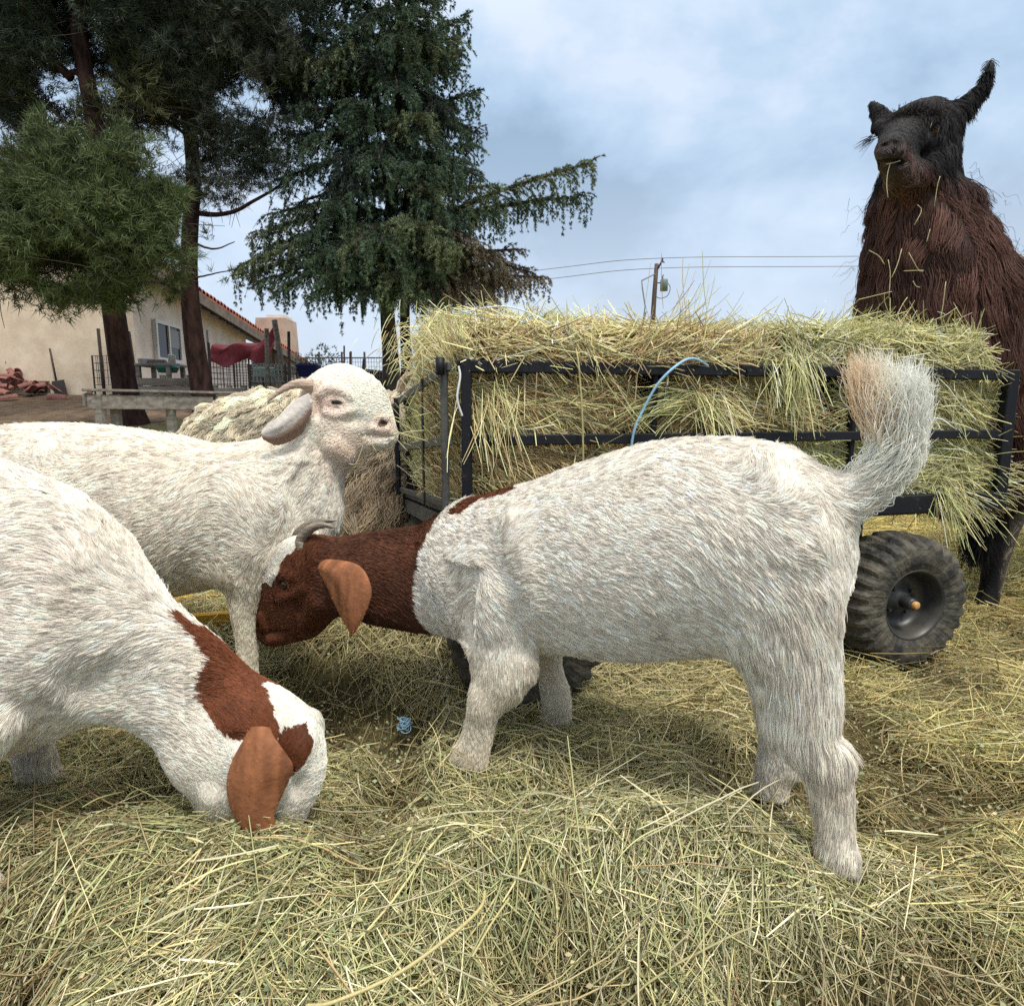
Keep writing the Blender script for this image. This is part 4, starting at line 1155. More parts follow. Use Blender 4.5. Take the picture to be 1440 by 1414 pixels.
def wire_panel(a, b_, z0, z1, nx, nz, r, mat, name, parent, off):
    m = MB(); a, b_ = Vector(a), Vector(b_)
    for i in range(nx + 1):
        p = a.lerp(b_, i / nx); m.tube([Vector((p.x, p.y, p.z + z0)) - off, Vector((p.x, p.y, p.z + z1)) - off], r, 4)
    for j in range(nz + 1):
        z = z0 + (z1 - z0) * j / nz; m.tube([a + Vector((0, 0, z)) - off, b_ + Vector((0, 0, z)) - off], r, 4)
    return m.build(name, mat, parent)
def cage(x0, x1, yt, yb_, Y, d, label, cat="cage", nx=8, nz=4, mat=WIRE, r=.008, name="wire_cage"):
    a, b_ = at(x0, yb_, Y), at(x1, yb_, Y); h = at(x0, yt, Y).z - a.z
    rt = empty(name, (a + b_) / 2, 0, label, cat); off = Vector(rt.location)
    b2 = Vector((b_.x, Y, a.z)); a = Vector((a.x, Y, a.z)); dd = Vector((0, d, 0))
    for p, q, n_ in ((a, b2, nx), (a + dd, b2 + dd, nx), (a, a + dd, 4), (b2, b2 + dd, 4)):
        wire_panel(p, q, 0, h, n_, nz, r, mat, "mesh_panel", rt, off)
    for p in (a, b2, a + dd, b2 + dd):
        g_ = yz(p.x, p.y)
        MB().tube([Vector((p.x, p.y, g_)) - off, Vector((p.x, p.y, a.z + h)) - off], .02, 6).build("leg", RUSTY, rt)
    return rt, a, b2, h
cage(133, 158, 500, 541, 15.2, .8, "small open wire pen behind the first pine trunk", nx=5, nz=4, name="wire_pen")
rt, a, b2, h = cage(298, 352, 500, 548, 14.2, 1.2, "wire hutch under the faded red cloth", nx=12, nz=6, name="wire_hutch")
cage(352, 402, 512, 536, 13.4, .7, "pale-topped wire cage right of the red cloth", nx=10, nz=3, mat=mat_plain("pale wire", (.28, .33, .32), .5))
MB().box((at(372, 524, 13.9)), (.35, .3, .22), bev=.02).build("tote", mat_plain("pale green plastic", (.25, .33, .30), .4)); bpy.data.objects["tote"].name = "plastic_tote"
tag(bpy.data.objects["plastic_tote"], "pale green plastic tote inside the cage right of the cloth", "tote")
def cloth():
    Y = 14.0; nx, nz = 44, 26
    tl, tr = at(294, 483, Y), at(380, 477, Y); V = []; F = []
    for j in range(nz):
        for i in range(nx):
            u, v = i / (nx - 1), j / (nz - 1)
            top = tl.lerp(tr, u); top.z += .10 * u ** 6 * 3 - .05 * math.sin(u * 3.1)
            drop = (.46 + .06 * math.sin(u * 9) + .06 * u) * v
            back = max(0, .3 - v) * 2.2
            x = top.x + .03 * math.sin(v * 7 + u * 5) + .12 * u * v
            y = Y + back - .05 * math.sin(u * 16 + v * 3) * v - .06 * math.sin(u * 7 - v * 5)
            z = top.z - max(0, drop - .1) + .03 * math.sin(u * 12 + v * 8) - .02 * abs(math.sin(u * 5 + v * 4))
            V.append((x, y, z))
    for j in range(nz - 1):
        for i in range(nx - 1): k = j * nx + i; F.append((k, k + 1, k + nx + 1, k + nx))
    me = bpy.data.meshes.new("red_cloth"); me.from_pydata(V, [], F)
    o = link("red_cloth", me, mat_plain("faded red cloth", (.34, .055, .075), .85, noise=.35, nscale=6), None, True)
    s = o.modifiers.new("thick", 'SOLIDIFY'); s.thickness = .012
    tag(o, "faded red cloth draped over the wire hutch", "cloth")
cloth()
def bin_(px_, py_, Y, w, h, d, mat, name, label, cat):
    c = at(px_, py_, Y); m = MB(); n = 20; pr = [(.80, 0), (1.0, h), (1.06, h), (1.06, h - .04), (.97, h - .04)]
    V = []; F = []; k = 6
    prof = [(0.001, 0), (.80, 0), (1.0, h - .05), (1.07, h - .05), (1.07, h), (.96, h), (.76, .03), (.001, .03)]; k = len(prof)
    for i in range(n):
        a_ = 2 * math.pi * i / n; cs, sn_ = math.cos(a_), math.sin(a_)
        sx = abs(cs) ** .5 * (1 if cs > 0 else -1); sy = abs(sn_) ** .5 * (1 if sn_ > 0 else -1)
        for r, z in prof: V.append((r * w / 2 * sx, r * d / 2 * sy, z))
    for i in range(n):
        for j in range(k - 1): F.append((i * k + j, ((i + 1) % n) * k + j, ((i + 1) % n) * k + j + 1, i * k + j + 1))
    o = MB().add(V, F).build(name, mat, None, True); o.location = c; tag(o, label, cat); return o
BLUEP = mat_plain("blue plastic", (.025, .035, .19), .35, noise=.2, nscale=4)
bin_(434, 530, 13.5, .44, .26, .4, BLUEP, "plastic_bin", "deep blue plastic bin left of the white goat's head", "bin")
bin_(412, 527, 14.2, .30, .2, .3, mat_plain("white plastic", (.5, .5, .48), .4), "plastic_tub", "white plastic tub just left of the blue bin", "tub")
def table():
    Y = 14.5; a = at(200, 514, Y); b_ = at(252, 514, Y); g_ = yz((a.x + b_.x) / 2, Y)
    r = empty("work_table", ((a.x + b_.x) / 2, Y, g_), 0, "grey wooden table with clutter under the house window", "table"); W = b_.x - a.x; H = a.z - g_
    MB().box((0, 0, H), (W, .7, .06), bev=.01).build("table_top", GREYW, r)
    MB().box((0, 0, H * .45), (W * .9, .6, .04)).build("shelf", GREYW, r)
    for sx in (-1, 1):
        for sy in (-1, 1): MB().box((sx * (W / 2 - .08), sy * .3, H / 2 - .02), (.08, .08, H - .03)).build("leg", GREYW, r)
    bin_(236, 524, 14.35, .42, .14, .3, mat_plain("teal plastic", (.03, .20, .17), .4), "teal_basin", "small teal basin on the shelf of the grey table", "basin")
    for i, (x, y, w, h, c, lb) in enumerate([(205, 509, .22, .12, (.3, .29, .27), "grey metal box on the left end of the table"), (222, 508, .3, .1, (.14, .12, .11), "dark flat box in the middle of the table"), (242, 508, .14, .2, (.4, .4, .38), "pale canister on the right end of the table")]):
        q = at(x, y, 14.5); o = MB().box((0, 0, 0), (w, .25, h), Matrix.Rotation(.2 * i, 3, 'Z'), .015).build("storage_box", mat_plain("box paint", c, .6, noise=.4, nscale=9)); o.location = (q.x, 14.5, g_ + H + .03 + h / 2); tag(o, lb, "box")
table()
def lumber():
    for i, (x0, x1, y, Y, hh, lb) in enumerate([(186, 268, 537, 13.2, .62, "long grey plank wall low behind the first two pine trunks"), (296, 345, 545, 13.3, .40, "short boarded raised bed below the wire hutch"), (352, 450, 540, 12.6, .46, "dark boarded retaining wall below the blue bin")]):
        a, b_ = at(x0, y, Y), at(x1, y, Y); xm = (a.x + b_.x) / 2; g_ = yz(xm, Y)
        r = empty("plank_wall", (xm, Y, g_), 0, lb, "plank wall", "low plank walls in the yard")
        n_ = max(2, round(hh / .15)); W = b_.x - a.x
        for k in range(n_): MB().box((random.uniform(-.02, .02), random.uniform(-.008, .008), .06 + k * hh / n_), (W, .05, hh / n_ - .012), bev=.006).build("plank", GREYW, r)
        for sx in (-.5, 0, .5): MB().box((sx * (W - .1), .07, hh / 2), (.09, .08, hh + .08)).build("post", GREYW, r)
lumber()
def far_fence():
    Y = 17.5; a, b_ = at(418, 521, Y), at(545, 521, Y); a.z = b_.z = yz((a.x + b_.x) / 2, Y)
    r = empty("wire_fence", (a + b_) / 2, 0, "thin wire fence beyond the yard between blue bin and cedar trunk", "fence"); off = Vector(r.location)
    H = at(480, 503, Y).z - a.z
    wire_panel(a, b_, .1, H, 34, 7, .006, WIRE, "wire_mesh", r, off)
    MB().tube([a + Vector((0, 0, H)) - off, b_ + Vector((0, 0, H)) - off], .018, 6).build("top_rail", WIRE, r)
    for k in range(5):
        p = a.lerp(b_, k / 4); MB().tube([p - off, p + Vector((0, 0, H + .15)) - off], .028, 7).build("post", WIRE, r)
far_fence()
def shed():
    Y = 20; c = at(522, 530, Y); g_ = yz(c.x, Y)
    r = empty("low_shed", (c.x, Y, g_), 0, "low dark-roofed shed half hidden behind the white goat's forehead", "shed"); o = Vector((c.x, Y, g_))
    W = mat_plain("dark boards", (.09, .07, .058), .9, noise=.5, nscale=5)
    h0, h1 = at(500, 516, Y).z - g_, at(545, 527, Y).z - g_
    V = [(-.9, 0, 0), (1.3, 0, 0), (1.3, 0, h1 - .08), (-.9, 0, h0 - .08), (-.9, 2, 0), (1.3, 2, 0), (1.3, 2, h1 - .08), (-.9, 2, h0 - .08)]
    MB().add(V, [(0, 1, 2, 3), (5, 4, 7, 6), (1, 5, 6, 2), (4, 0, 3, 7), (3, 2, 6, 7)]).build("wall", W, r)
    MB().beam((-1.1, 1, h0), (1.5, 1, h1 - .04), 2.5, .07).build("roof", mat_plain("dark roofing", (.03, .028, .028), .8, noise=.3, nscale=5), r)
shed()
def shrub(px_, py_, Y, rx, rz, label, col):
    c = at(px_, py_, Y); g_ = yz(c.x, Y); r = empty("shrub", (c.x, Y, g_), 0, label, "shrub")
    m = MB()
    for k in range(9):
        a_ = k * .7; m.tube([(0, 0, 0), (math.cos(a_) * rx * .4, math.sin(a_) * rx * .4, rz), (math.cos(a_) * rx * .8, math.sin(a_) * rx * .8, rz * 1.6)], [.02, .012, .005], 5)
    m.build("stems", BARK_GREY, r)
    p, d, k = blob_points([(Vector((0, 0, rz)), rx, rx, rz, 0)], 900, .1, .3)
    needles(p, d, .09, .014, np.tile(col, (len(p), 1)), 5, .7, "crown", r)
shrub(455, 512, 22, 1.0, .75, "small green shrub beyond the wire fence by the shed", (.05, .065, .03))

# ------------------------------------------------------------------ utility pole and wires
def pole():
    Y = 42; t, bt = at(925, 372, Y), at(918, 450, Y)
    r = empty("utility_pole", (bt.x, Y, 0), 0, "brown wooden utility pole with a grey transformer above the bales", "utility pole"); o = Vector((bt.x, Y, 0))
    def L(x, y, dy=0): q = at(x, y, Y) - o; return Vector((q.x, dy, q.z))
    MB().tube([L(914, 500) * 1, L(918, 450), L(920.5, 410), L(923.5, 371)], [.17, .155, .14, .125], 12).build("pole_shaft", mat_plain("pole wood", (.11, .075, .06), .85, noise=.5, nscale=8), r, True)
    o2 = MB().tube([Vector((L(914, 500).x, 0, 0)), L(914, 500)], .17, 12).build("pole_butt", bpy.data.materials["pole wood"], r, True)
    MB().tube([L(924.5, 378, -.1), L(931, 367, -.1), L(931, 363, -.1)], .06, 6).build("insulator_arm", RUSTY, r, True)
    MB().beam(L(929, 366, -.1), L(934, 370, -.1), .06, .06).build("cross_arm", RUSTY, r)
    tr = bpy.data.objects.new("transformer", None); COL.objects.link(tr); tr.parent = r; tr.location = L(932.5, 402, -.25)
    MB().tube([(0, 0, -.34), (0, 0, .30), (0, 0, .36)], [.23, .23, .17], 18).build("tank", mat_plain("grey tank", (.13, .16, .15), .45), tr, True)
    MB().tube([(-.12, 0, .34), (-.07, 0, .62)], .035, 8).build("bushing", RUSTY, tr, True)
    MB().box((-.25, .12, .15), (.25, .06, .06)).build("bracket", RUSTY, tr)
    MB().tube(catmull(np.array([tuple(L(936, 397, -.25)), tuple(L(941, 405, -.25)), tuple(L(938, 416, -.2)), tuple(L(929, 420, -.15)), tuple(L(922, 418, -.15))]), 20), .022, 5).build("drip_loop", RUSTY, r, True)
    MB().tube([L(920, 386, -.12), L(901, 396, -.3), L(902, 406, -.3), L(906, 432, -.3), L(903, 452, -.3), L(897, 480, -.3)], .045, 6).build("service_conduit", mat_plain("grey conduit", (.20, .20, .21), .6), r, True)
    # lines in both directions
    for y0, y1, lb, zz in ((363, 361, "upper overhead power line running past the pole", 0), (377, 375, "lower overhead power line running past the pole", 0)):
        a = at(930, y0, Y - .1 if zz == 0 else Y); A2 = at(1205, y1 - .6, 44); d = (A2 - a); far = a + d * 3.2; l = at(782, y0 + 14, 46); dl = l - a; far2 = a + dl * 3.0
        P = [far2 + Vector((0, 0, -.4)), l, a, A2, far]
        Q = [np.array(p) for p in P]
        o_ = MB().tube([Vector(q) for q in catmull(np.array(Q), 60)], .02, 5).build("power_line", WIRE, None, True); tag(o_, lb, "power line")
pole()
# ------------------------------------------------------------------ hay cart
NL = Vector((-.123, 1.62, 0)); CU = Vector((.968, .251, 0)); CV = Vector((-.29, .957, 0)); SL = 1.715
def C(s, t, z):
    return NL + CU * s + CV * t + Vector((0, 0, z - .075 * t))
def paint():
    m, t, b = newmat("black paint"); b.inputs["Roughness"].default_value = .42; b.inputs["Specular IOR Level"].default_value = .3
    tc = t.nodes.new("ShaderNodeTexCoord"); n = t.nodes.new("ShaderNodeTexNoise"); n.inputs["Scale"].default_value = 24; n.inputs["Detail"].default_value = 8; n.inputs["Roughness"].default_value = .7
    t.links.new(tc.outputs["Object"], n.inputs["Vector"])
    r = t.nodes.new("ShaderNodeValToRGB"); r.color_ramp.elements[0].position = .60; r.color_ramp.elements[0].color = (.006, .007, .011, 1)
    r.color_ramp.elements[1].position = .74; r.color_ramp.elements[1].color = (.10, .075, .05, 1)
    t.links.new(n.outputs["Fac"], r.inputs[0]); t.links.new(r.outputs[0], b.inputs["Base Color"])
    r2 = t.nodes.new("ShaderNodeMapRange"); r2.inputs["To Min"].default_value = .3; r2.inputs["To Max"].default_value = .8
    t.links.new(n.outputs["Fac"], r2.inputs["Value"]); t.links.new(r2.outputs[0], b.inputs["Roughness"])
    return m
PAINT = paint()
GATE = mat_plain("dusty metal", (.095, .095, .085), .6, noise=.55, nscale=18, bump=.3)
TYRE = mat_plain("muddy rubber", (.012, .012, .013), .7, col2=(.10, .088, .06), nscale=16, bump=.9, noise=.4)
RIM = mat_plain("dusty rim", (.012, .014, .018), .42, col2=(.07, .065, .05), nscale=7, noise=.4)
HUBM = mat_plain("hub cap", (.62, .33, .10), .45, noise=.25, nscale=60)

def ring(prof, n, name, mat, parent, smooth=True):
    """revolve (radius, axial) profile round local Y"""
    V = []; F = []; k = len(prof)
    for i in range(n):
        a = 2 * math.pi * i / n
        for r, y in prof: V.append((r * math.cos(a), y, r * math.sin(a)))
    for i in range(n):
        for j in range(k - 1):
            F.append((i * k + j, i * k + j + 1, ((i + 1) % n) * k + j + 1, ((i + 1) % n) * k + j))
    me = bpy.data.meshes.new(name); me.from_pydata(V, [], F); me.update()
    return link(name, me, mat, parent, smooth)

def wheel(s, root):
    # axial coordinate: outer face towards -Y local
    rz = math.atan2(CU.y, CU.x)
    c = C(s, -.045, 0); c.z = .197
    w = bpy.data.objects.new("wheel", None); COL.objects.link(w); w.parent = root
    w.location = c; w.rotation_euler = (0, 0, rz)
    R0 = .198; hw = .082
    prof = [(.098, -.055), (.104, -.074), (.125, -.082), (.150, -.084), (.172, -.080), (.186, -.068), (.194, -.045), (R0 - .003, -.02), (R0 - .003, .02), (.194, .045), (.186, .068), (.172, .080), (.150, .084), (.125, .082), (.104, .074), (.098, .055)]
    n = 112; V = []; F = []; k = len(prof)
    for i in range(n):
        a = 2 * math.pi * i / n
        for j, (r, y) in enumerate(prof):
            lug = 0
            if 4 <= j <= 11:
                ph = (i + (2 if (y > 0) else 0)) % 4
                lug = .0055 if ph < 2 else -.0045
                lug *= 1.3 if j in (5, 10) else 1
            side = .0012 * math.sin(i * 1.9 + j) if j in (2, 3) else 0
            V.append(((r + lug) * math.cos(a), y + side, (r + lug) * math.sin(a)))
    for i in range(n):
        for j in range(k - 1):
            F.append((i * k + j, i * k + j + 1, ((i + 1) % n) * k + j + 1, ((i + 1) % n) * k + j))
    me = bpy.data.meshes.new("tyre"); me.from_pydata(V, [], F); me.update(); link("tyre", me, TYRE, w, False)
    ring([(.100, .07), (.100, -.058), (.108, -.070), (.104, -.076), (.097, -.070), (.090, -.052), (.084, -.030), (.078, -.012), (.055, -.008), (.040, -.018), (.030, -.030), (.024, -.034), (.0005, -.034)], 48, "rim", RIM, w)
    ring([(.019, -.030), (.019, -.066), (.014, -.072), (.0005, -.072)], 28, "hub", RIM, w)
    ring([(.0115, -.070), (.0115, -.080), (.008, -.083), (.0005, -.083)], 20, "hub_cap", HUBM, w)
    for a in range(4):
        an = a * math.pi / 2 + .6; MB().tube([(.045 * math.cos(an), -.012, .045 * math.sin(an)), (.045 * math.cos(an), -.026, .045 * math.sin(an))], .006, 6).build("wheel_nut", RIM, w)
    return w

def cart():
    root = empty("hay_cart", C(.86, .5, 0) * 1, 0, "black steel-framed hay cart with fat muddy tyres stacked with bales", "cart")
    off = -Vector(root.location)
    def bm(a, b, w, h, bev=.003, up=(0, 0, 1)):
        return MB().beam(a + off, b + off, w, h, up, bev)
    # deck and side beams
    bm(C(-.02, 0, .475), C(SL + .02, 0, .475), .03, .055).build("side_beam", PAINT, root)
    bm(C(-.02, 1, .475), C(SL + .02, 1, .475), .03, .055).build("side_beam", PAINT, root)
    bm(C(0, .02, .50), C(0, .98, .50), .028, .022).build("end_beam", GATE, root)
    bm(C(-.004, .02, .455), C(-.004, .98, .455), .022, .05).build("end_beam", GATE, root)
    bm(C(SL, .02, .475), C(SL, .98, .475), .03, .05).build("end_beam", PAINT, root)
    bm(C(.02, .5, .478), C(SL - .02, .5, .478), .94, .012).build("deck", mat_plain("deck boards", (.10, .08, .06), .8, noise=.5, nscale=8), root)
    # long sides: rails, posts
    for t in (0, 1):
        bm(C(-.01, t, .862), C(SL + .012, t, .862), .022, .030).build("top_rail", PAINT, root)
        bm(C(.02, t, .682), C(SL, t, .682), .016, .027).build("middle_rail", PAINT, root)
        bm(C(.012, t, .47), C(.012, t, .880), .046, .024, up=(1, 0, 0)).build("corner_post", PAINT, root)
        bm(C(SL, t, .47), C(SL, t, .878), .034, .034).build("corner_post", PAINT, root)
        bm(C(.525, t + .02, .69), C(.525, t + .02, .866), .030, .014, up=(1, 0, 0)).build("upright", PAINT, root)
        bm(C(1.16, t + .02, .50), C(1.16, t + .02, .866), .034, .014, up=(1, 0, 0)).build("upright", PAINT, root)
    # mesh end towards the goats
    ge = -.030
    for z, hh in ((.862, .024), (.682, .024), (.52, .020)):
        bm(C(ge, .0, z), C(ge, 1.0, z), .012, hh).build("gate_rail", GATE, root)
    for t in (.02, .36, .98):
        bm(C(ge - .009, t, .50), C(ge - .009, t, .875), .012 if t == .36 else .022, .007 if t == .36 else .018, up=(1, 0, 0)).build("gate_bar", GATE if t < .9 else PAINT, root)
    for z, t in ((.87, .0), (.84, .985)):
        MB().tube([C(ge - .022, t, z - .03) + off, C(ge - .022, t, z + .012) + off], .011, 10).build("hinge", PAINT, root, True)
    for z in (.862, .682, .52):
        bm(C(SL + .02, .0, z), C(SL + .02, 1.0, z), .014, .022).build("gate_rail", PAINT, root)
    # bolts on the top rail
    for s in (.35, .78, 1.3):
        MB().tube([C(s, -.010, .862) + off, C(s, -.020, .862) + off], .006, 6).build("bolt", PAINT, root)
    # chassis
    for s in (.15, 1.30):
        MB().tube([C(s, -.05, .197) + off, C(s, 1.05, .272) + off], .014, 10).build("axle", PAINT, root, True)
        for t in (.12, .88):
            bm(C(s, t, .20 + .075 * t), C(s, t, .46), .05, .02, up=(1, 0, 0)).build("axle_bracket", PAINT, root)
    bm(C(.1, .5, .44), C(SL - .1, .5, .44), .05, .05).build("chassis_beam", PAINT, root)
    for s in (.15, 1.30):
        w = wheel(s, root); w.location = w.location + off
        w2 = wheel(s, root); w2.location = C(s, 1.045, .272) + off; w2.rotation_euler.z += math.pi
cart()

# ------------------------------------------------------------------ bales
CORE = mat_plain("packed hay", (.09, .075, .035), .95, col2=(.03, .025, .013), nscale=60, bump=.8, noise=.4, stretch=(1, 1, 3))  # core coloured dark to paint the shade in the gaps between straws
BALES = [
 # s0,s1,t0,t1,z0,z1, palette weights, label
 (.02, .84, .03, .50, .50, .685, (.30, .04, .02, .02, .62, .06), "golden-brown bale low on the cart's near side, at the mesh end"),
 (.86, 1.715, .03, .50, .50, .695, (.12, .2, .3, .2, .03, .15), "pale green bale low on the cart's near side, above the right wheel"),
 (.02, .50, .03, .50, .69, .865, (.32, .05, .05, .04, .50, .08), "dark-gapped bale between the rails beside the black corner post"),
 (.515, 1.08, .035, .50, .69, .865, (.32, .12, .10, .05, .34, .10), "brown-green bale between the rails behind the blue twine loop"),
 (1.095, 1.715, .03, .50, .69, .87, (.15, .22, .28, .15, .04, .16), "pale bale between the rails behind the goat's raised tail"),
 (.0, .92, .0, .50, .87, .955, (.34, .14, .06, .03, .35, .10), "flat brown bale resting on the near top rail, under the yellow twine"),
 (.88, 1.68, .01, .50, .87, .985, (.14, .22, .27, .17, .04, .16), "tufted pale green bale on top of the load beneath the llama"),
 (.05, .70, .50, .98, .90, 1.085, (.2, .3, .3, .1, .02, .08), "rearmost bale on top of the load beside the cedar trunks"),
 (.71, 1.30, .50, .98, .90, 1.07, (.2, .3, .3, .1, .02, .08), "rearmost bale on top of the load in front of the utility pole"),
 (.03, .86, .51, 1.0, .50, .92, (.2, .3, .3, .15, .02, .03), "deep green bale inside the mesh end of the cart, far side"),
 (.87, 1.74, .51, 1.0, .50, .92, (.2, .3, .3, .15, .02, .03), "far-side bale under the top layer at the llama's end"),
]
def bale(s0, s1, t0, t1, z0, z1, wts, label, ntw=2, seed=0, end_green=False):
    c = C((s0 + s1) / 2, (t0 + t1) / 2, z0)
    root = empty("hay_bale", c, 0, label, "hay bale", "hay bales stacked on the cart")
    cl = np.array(c)
    Ls, Lt, Lz = s1 - s0, t1 - t0, z1 - z0
    def fac(axis, sign, na, nb):
        a, b = np.meshgrid(np.linspace(0, 1, na), np.linspace(0, 1, nb), indexing='ij')
        s = np.stack([a, b], -1); return s
    def W(p):  # unit box -> world minus origin, bulging and lumpy
        q = p * 2 - 1
        r = .5 * np.array([Ls, Lt, Lz]) * .955
        bulge = 1 - .10 * (np.abs(q) ** 6)[:, [1, 2, 0]] - .04 * (np.abs(q) ** 6)[:, [2, 0, 1]]
        l = q * r * bulge
        l = l + q * .011 * fbm((l + seed * 3.7) * 13, 90, 2)[:, None]
        s = (s0 + s1) / 2 + l[:, 0]; t = (t0 + t1) / 2 + l[:, 1]; z = (z0 + z1) / 2 + l[:, 2]
        return np.array(NL) + np.array(CU) * s[:, None] + np.array(CV) * t[:, None] + np.array([0, 0, 1.0]) * (z - .075 * t)[:, None] - cl
    V = []; F = []
    n = [max(6, int(L / .03)) for L in (Ls, Lt, Lz)]
    for ax_ in range(3):
        u, v = (ax_ + 1) % 3, (ax_ + 2) % 3
        for sg in (0, 1):
            a, b = np.meshgrid(np.linspace(0, 1, n[u]), np.linspace(0, 1, n[v]), indexing='ij')
            p = np.zeros((a.size, 3)); p[:, ax_] = sg; p[:, u] = a.ravel(); p[:, v] = b.ravel()
            base = sum(len(x) for x in V); V.append(W(p))
            for i in range(n[u] - 1):
                for j in range(n[v] - 1):
                    k = base + i * n[v] + j; f = (k, k + n[v], k + n[v] + 1, k + 1); F.append(f if sg else f[::-1])
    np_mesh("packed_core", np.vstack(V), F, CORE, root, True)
    # straw on the faces
    faces = [(1, 0, Ls * Lz, 1.0), (2, 1, Ls * Lt, 1.0 if z1 > .94 else 0), (0, 0, Lt * Lz, 1.0 if s0 < .1 else .15), (0, 1, Lt * Lz, 1.0 if s1 > 1.6 else .15), (1, 1, Ls * Lz, .25 if t1 > .9 else 0)]
    PS = []; 
    for ax_, sg, area, dn in faces:
        m = int(area * 17500 * dn)
        if m < 5: continue
        u, v = (ax_ + 1) % 3, (ax_ + 2) % 3
        p = np.zeros((m, 3)); p[:, ax_] = sg; p[:, u] = RNG.random(m); p[:, v] = RNG.random(m)
        c0 = W(p); eps = 1e-3
        nrm = np.zeros(3); nrm[ax_] = 1 if sg else -1
        nw = np.array(CU) * nrm[0] + np.array(CV) * nrm[1] + np.array([0, 0, 1.0]) * nrm[2]
        # orientation: brush direction varies in flakes across the bale
        flake = np.floor((p[:, 0] * Ls + seed * .37) / .11)
        fa = _hash(flake, flake * 0, flake * 0 + ax_, seed) * 6
        if ax_ == 1: base_a = np.where(_hash(flake, flake, flake * 0, seed + 3) < .5, .12, .5) * np.where(_hash(flake, flake, flake * 0, seed + 5) < .5, 1, -1)
        elif ax_ == 2: base_a = fa
        else: base_a = 1.2 + fa * .1
        bun = np.stack([p[:, 0] * Ls, p[:, 1] * Lt, p[:, 2] * Lz], 1); ang = base_a + 1.5 * fbm(bun * 9 + seed * 3, 95, 2) + RNG.normal(size=m) * .36
        if ax_ == 2:
            e1, e2 = np.array(CU), np.array(CV)
        elif ax_ == 1:
            e1, e2 = np.array(CU), np.array([0, 0, 1.0])
        else:
            e1, e2 = np.array(CV), np.array([0, 0, 1.0])
        d = np.cos(ang)[:, None] * e1 + np.sin(ang)[:, None] * e2
        L = np.clip(.082 * np.exp(.55 * RNG.normal(size=m)), .03, .2)
        out = np.abs(RNG.normal(size=m)) * .11
        if ax_ == 2: out = np.abs(RNG.normal(size=m)) * .26
        if ax_ == 0: out = np.abs(RNG.normal(size=m)) * .22 + .05
        d = unit(d + nw * out[:, None])
        t = np.linspace(-.5, .5, 4)[None, :, None]
        S = c0[:, None] + d[:, None] * t * L[:, None, None] + nw * (.004 + .010 * RNG.random((m, 1, 1))) + nw * (out[:, None, None] * L[:, None, None] * .4)
        S[:, :, 2] -= (t[:, :, 0] + .5) ** 2 * L[:, None] * .22 * RNG.random((m, 1))
        S += (RNG.normal(size=(m, 1, 3)) * .42 * L[:, None, None]) * (t ** 2)
        PS.append(S)
    S = np.concatenate(PS)
    # protruding wisps
    m = int(330 * (Ls + Lt)); 
    p = RNG.random((m, 3)); pick = RNG.random(m)
    p[pick < .45, 1] = 0; p[(pick >= .45), 2] = 1
    if s1 > 1.6: q = pick > .7; p[q, 0] = 1; p[q, 2] = RNG.random(q.sum())
    if s0 < .1: q = pick < .22; p[q, 0] = 0; p[q, 1] = RNG.random(q.sum())
    c0 = W(p); q = p * 2 - 1; q = np.where(np.abs(q) > .98, q, 0)
    nw = unit(q[:, :1] * np.array(CU) + q[:, 1:2] * np.array(CV) + q[:, 2:] * np.array([0, 0, 1.0]))
    d = unit(nw * .55 + RNG.normal(size=(m, 3)) * .55); L = .025 + .10 * RNG.random(m) ** 4
    t = np.linspace(0, 1, 4)[None, :, None]
    Wp = c0[:, None] + d[:, None] * t * L[:, None, None]; Wp[:, :, 2] -= t[:, :, 0] ** 2 * L[:, None] * .45 * RNG.random((m, 1))
    S = np.concatenate([S, Wp])
    col = hay_colors(S[:, 0] * 2 + seed, len(S), wts, 1.1)
    rad = .0008 + .0017 * RNG.random(len(S)) ** 1.9
    o = strand_mesh("straw", S, rad, STRAW_MAT, root, {"col": np.clip(col * 1.42, 0, .86)})
    for k in range(ntw):
        s = s0 + Ls * (.3 + .4 * k) if ntw > 1 else s0 + Ls * .5
        pts = [C(s, t1, z1 + .004), C(s + .01, (t0 + t1) / 2, z1 + .006), C(s, t0 + .0, z1 + .003), C(s, t0 - .004, z1 - .02), C(s + .004, t0 - .004, (z0 + z1) / 2), C(s, t0 - .002, z0 + .02)]
        MB().tube([q_ - c for q_ in pts], .0016, 6).build("twine", TWM if (seed + k) % 3 else YTW, root, True)
    return root
TWM = mat_plain("pale twine", (.34, .46, .46), .5, noise=.3, nscale=100)
for i, b in enumerate(BALES): bale(*b, seed=i)

# wisps hanging out of the load
def wisp(c, d, n, L, spread, label, wts, droop=.5, w0=.03, rr=.0011):
    c = Vector(c); root_o = np.array(c); d = np.array(d, float)
    p0 = RNG.normal(size=(n, 3)) * w0 * [1.2, .4, .8]; dv = unit(unit(d) + RNG.normal(size=(n, 3)) * spread); LL = L * (.4 + .9 * RNG.random((n, 1, 1)))
    t = np.linspace(0, 1, 6)[None, :, None]
    S = p0[:, None] + dv[:, None] * t * LL + np.array([0, 0, -1.0]) * t ** 2 * LL * droop * (.3 + RNG.random((n, 1, 1))) + RNG.normal(size=(n, 1, 3)) * .1 * LL * t ** 2
    col = hay_colors(S[:, 0] + root_o, n, wts)
    o = strand_mesh("hay_wisp", S, rr * (.6 + .8 * RNG.random(n)), STRAW_MAT, None, {"col": np.clip(col * 1.45, 0, .86)}); o.location = c
    tag(o, label, "hay"); return o
PG = (.15, .25, .3, .15, .03, .12)
